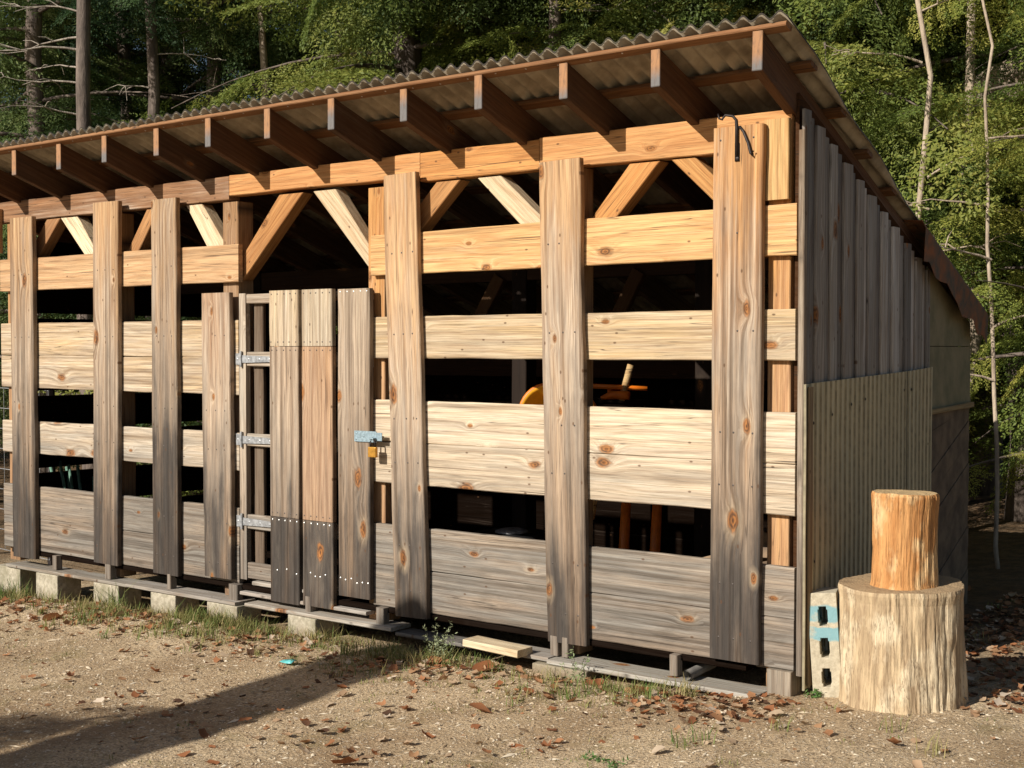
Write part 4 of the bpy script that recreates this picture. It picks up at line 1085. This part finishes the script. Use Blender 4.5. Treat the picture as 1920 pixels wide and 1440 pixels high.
# bare and half-bare trunks one can tell apart
def bare_tree(name, px, dist, H, r0, bark, label, branches, lean=0.0, seed=1, rt=.03):
    x, y = at(px, dist); t = empty(name, (x, y, gz(x, y)), label, 'tree', 'bare trunks at the edge of the wood')
    link(bpy.data.objects.new('trunk', trunk_mesh(H, r0, bark, lean, seed, rt)), t)
    for (z, az, L, up) in branches:
        mb = MB(); d = Vector((math.cos(az), math.sin(az), 0)); p = Vector((lean*z, 0, z)); pts = []; n = 7
        sd = random.uniform(0, 99)
        for i in range(n+1):
            s = i/n; pts.append(p+d*L*s+Vector((0, 0, up*L*s-.22*L*s*s))+Vector((noise.noise((sd, s*3, 0)), noise.noise((sd, s*3, 5)), noise.noise((sd, s*3, 8))))*.16*L*s)
        mb.tube(pts, [max(.003, .015*(1-i/n)*(.5+L/3)) for i in range(n+1)], 6, cap=False)
        for q in range(int(2+L*2.2)):
            i = random.randint(2, n-1); b0 = pts[i]; dd = (d*random.uniform(.3, 1)+Vector((random.gauss(0, .6), random.gauss(0, .6), random.gauss(0, .4)))).normalized(); l2 = L*random.uniform(.12, .35)
            mb.tube([b0, b0+dd*l2*.5+Vector((0, 0, .02)), b0+dd*l2], [.007, .005, .003], 4, cap=False)
        mb.build('dead_branch', [DBARK if bark is not PBARK else PBARK], t, True)
    return t
# direction towards picture left is roughly az = 217 deg, right = 37 deg
LFT, RGT = R(217), R(37)
bare_tree('pine_tree', 163, 15.2, 14, .062, BARK, 'straight bare pine trunk with pale dead branches reaching left', [(5.2, LFT+.2, 1.5, .1), (5.9, LFT-.3, 1.1, .35), (5.35, LFT-.1, 1.2, -.05), (4.85, LFT+.1, 1.1, .2), (5.0, LFT-.5, .9, .3), (6.1, RGT, .7, .4), (5.6, LFT, 1.0, .3), (4.5, LFT+.4, .9, .25), (6.6, LFT, 1.3, .3)], seed=4)
bare_tree('pine_tree', 287, 17.0, 15, .055, BARK, 'thin dark pine trunk right of the one with dead branches', [(5.6, RGT+.2, .9, .2), (5.2, LFT, .7, .2), (6.3, RGT, 1.0, .3)], seed=7)
bare_tree('birch_tree', 500, 17.6, 13, .05, PBARK, 'pale trunk showing between hemlock sprays left of the middle', [(5.3, LFT, .8, .3), (4.7, RGT, .6, .3)], seed=9, rt=.015)
bare_tree('pine_tree', 1040, 13.6, 12, .05, BARK, 'grey brown trunk half hidden by sunlit sprays above the roof', [(4.6, LFT, 1.4, -.1), (4.4, LFT+.4, 1.2, .0), (5.2, RGT, 1.0, .1)], seed=12)
bare_tree('sapling', 1775, 11.0, 8, .014, PBARK, 'thin pale sapling leaning left, forked above the rake of the roof', [(2.75, LFT, .9, .25), (3.0, RGT, .8, .7), (2.4, RGT, .7, .3), (3.9, LFT, .8, .3), (4.3, RGT, .5, .5)], lean=-.055, seed=14, rt=.014)
bare_tree('birch_tree', 1805, 12.4, 9, .035, PBARK, 'pale crooked birch trunk forking beside the roof rake at right', [(2.25, LFT, .7, .5), (2.2, RGT, .8, .6), (2.0, RGT, .9, .45), (3.2, RGT, .8, .3), (1.7, RGT+.3, 1.0, .2), (2.9, LFT, .7, .1)], lean=.01, seed=17, rt=.02)
bare_tree('sapling', 1880, 10.6, 5.2, .010, PBARK, 'dead twiggy sapling crossing the sprays at the right edge', [(2.0, LFT, .9, .5), (2.3, LFT+.5, .8, .3), (1.8, RGT, .8, .5), (2.7, LFT, .8, .2), (1.4, LFT, .7, .3), (3.2, RGT, .7, .2)], lean=-.04, seed=19, rt=.008)
# weathered broken trunk lying against the trees at the upper right
mb = MB(); x0, y0 = at(1815, 13.0); x1, y1 = at(2010, 12.6)
mb.tube([(x0, y0, 3.75), ((x0*2+x1)/3, (y0*2+y1)/3, 3.85), ((x0+x1*2)/3, (y0+y1*2)/3, 3.95), (x1, y1, 4.1)], [.16, .20, .21, .22], 14, rough=.12)
mb.tube([(x1, y1, 4.1), (x1+.35, y1+.2, 2.0), (x1+.7, y1+.4, -.2)], [.2, .22, .25], 12, rough=.08)
o = mb.build('fallen_trunk', [PBARK], None, False); tag(o, 'pale weathered broken trunk leaning across the trees at the upper right', 'fallen trunk')

# trees of the yard's sunny side, outside the frame: their shadows fall into the picture
SUN_AZ, SUN_EL = 15.0, 30.0
sd = Vector((math.sin(R(SUN_AZ))*math.cos(R(SUN_EL)), math.cos(R(SUN_AZ))*math.cos(R(SUN_EL)), -math.sin(R(SUN_EL))))
def toward_sun(x, y, h):
    k = h/math.tan(R(SUN_EL)); return x-math.sin(R(SUN_AZ))*k, y-math.cos(R(SUN_AZ))*k
H = 4.2
def shadow_axis(t):          # foot of the trunk near (-2.0,-7.6); its tip shades the ground by the shed
    h = H*t; gx, gy = -1.58-.78*t, -7.6+7.85*t
    return toward_sun(gx, gy, h)+(gz(gx, gy)+h,)
mb = MB(); mb.tube([shadow_axis(t) for t in (-.05, .3, .6, .8, .93, 1.0)], [.34, .30, .27, .255, .25, .22], 12, rough=.06)
o = mb.build('dead_trunk', [BARK], None, True); tag(o, 'broken dead trunk leaning over the yard across from the shed door', 'dead trunk')

t = empty('young_hemlock', (-3.75, -6.5, gz(-3.75, -6.5)), 'young hemlock growing in the yard in front of the left end of the shed', 'tree')
t.scale = (.46, .46, .235)
for nm, me in (('trunk', TRK[2]), ('crown', VAR[2])): link(bpy.data.objects.new(nm, me), t)

# ------------------------------------------------------------------ camera, light, world
cam = bpy.data.cameras.new('camera'); co = link(bpy.data.objects.new('camera', cam))
cam.sensor_width = 36.0; cam.lens = 2516.16/1920*36.0; cam.clip_start = .05; cam.clip_end = 2000
co.location = (2.7262, -5.7013, 1.4973)
yaw, pit = -.6548, -.0265
fw = Vector((math.sin(yaw)*math.cos(pit), math.cos(yaw)*math.cos(pit), math.sin(pit)))
co.rotation_euler = fw.to_track_quat('-Z', 'Y').to_euler()
SC.camera = co
sun = bpy.data.lights.new('sun', 'SUN'); sun.energy = 5.0; sun.angle = R(.5); sun.color = (1.0, .94, .85)
so = link(bpy.data.objects.new('sun', sun)); so.rotation_euler = sd.to_track_quat('-Z', 'Y').to_euler(); so.location = (-5, -20, 15)
w = bpy.data.worlds.new('World'); SC.world = w; w.use_nodes = True
nt = w.node_tree; bg = nt.nodes['Background']; sky = nt.nodes.new('ShaderNodeTexSky'); sky.sky_type = 'NISHITA'; sky.sun_disc = False
sky.sun_elevation = R(SUN_EL); sky.sun_rotation = R(180+SUN_AZ); nt.links.new(sky.outputs[0], bg.inputs[0]); bg.inputs[1].default_value = .05
vs = SC.view_settings; vs.view_transform = 'Standard'; vs.look = 'None'; vs.exposure = 0.38; vs.gamma = 1
SC.cycles.max_bounces = 6
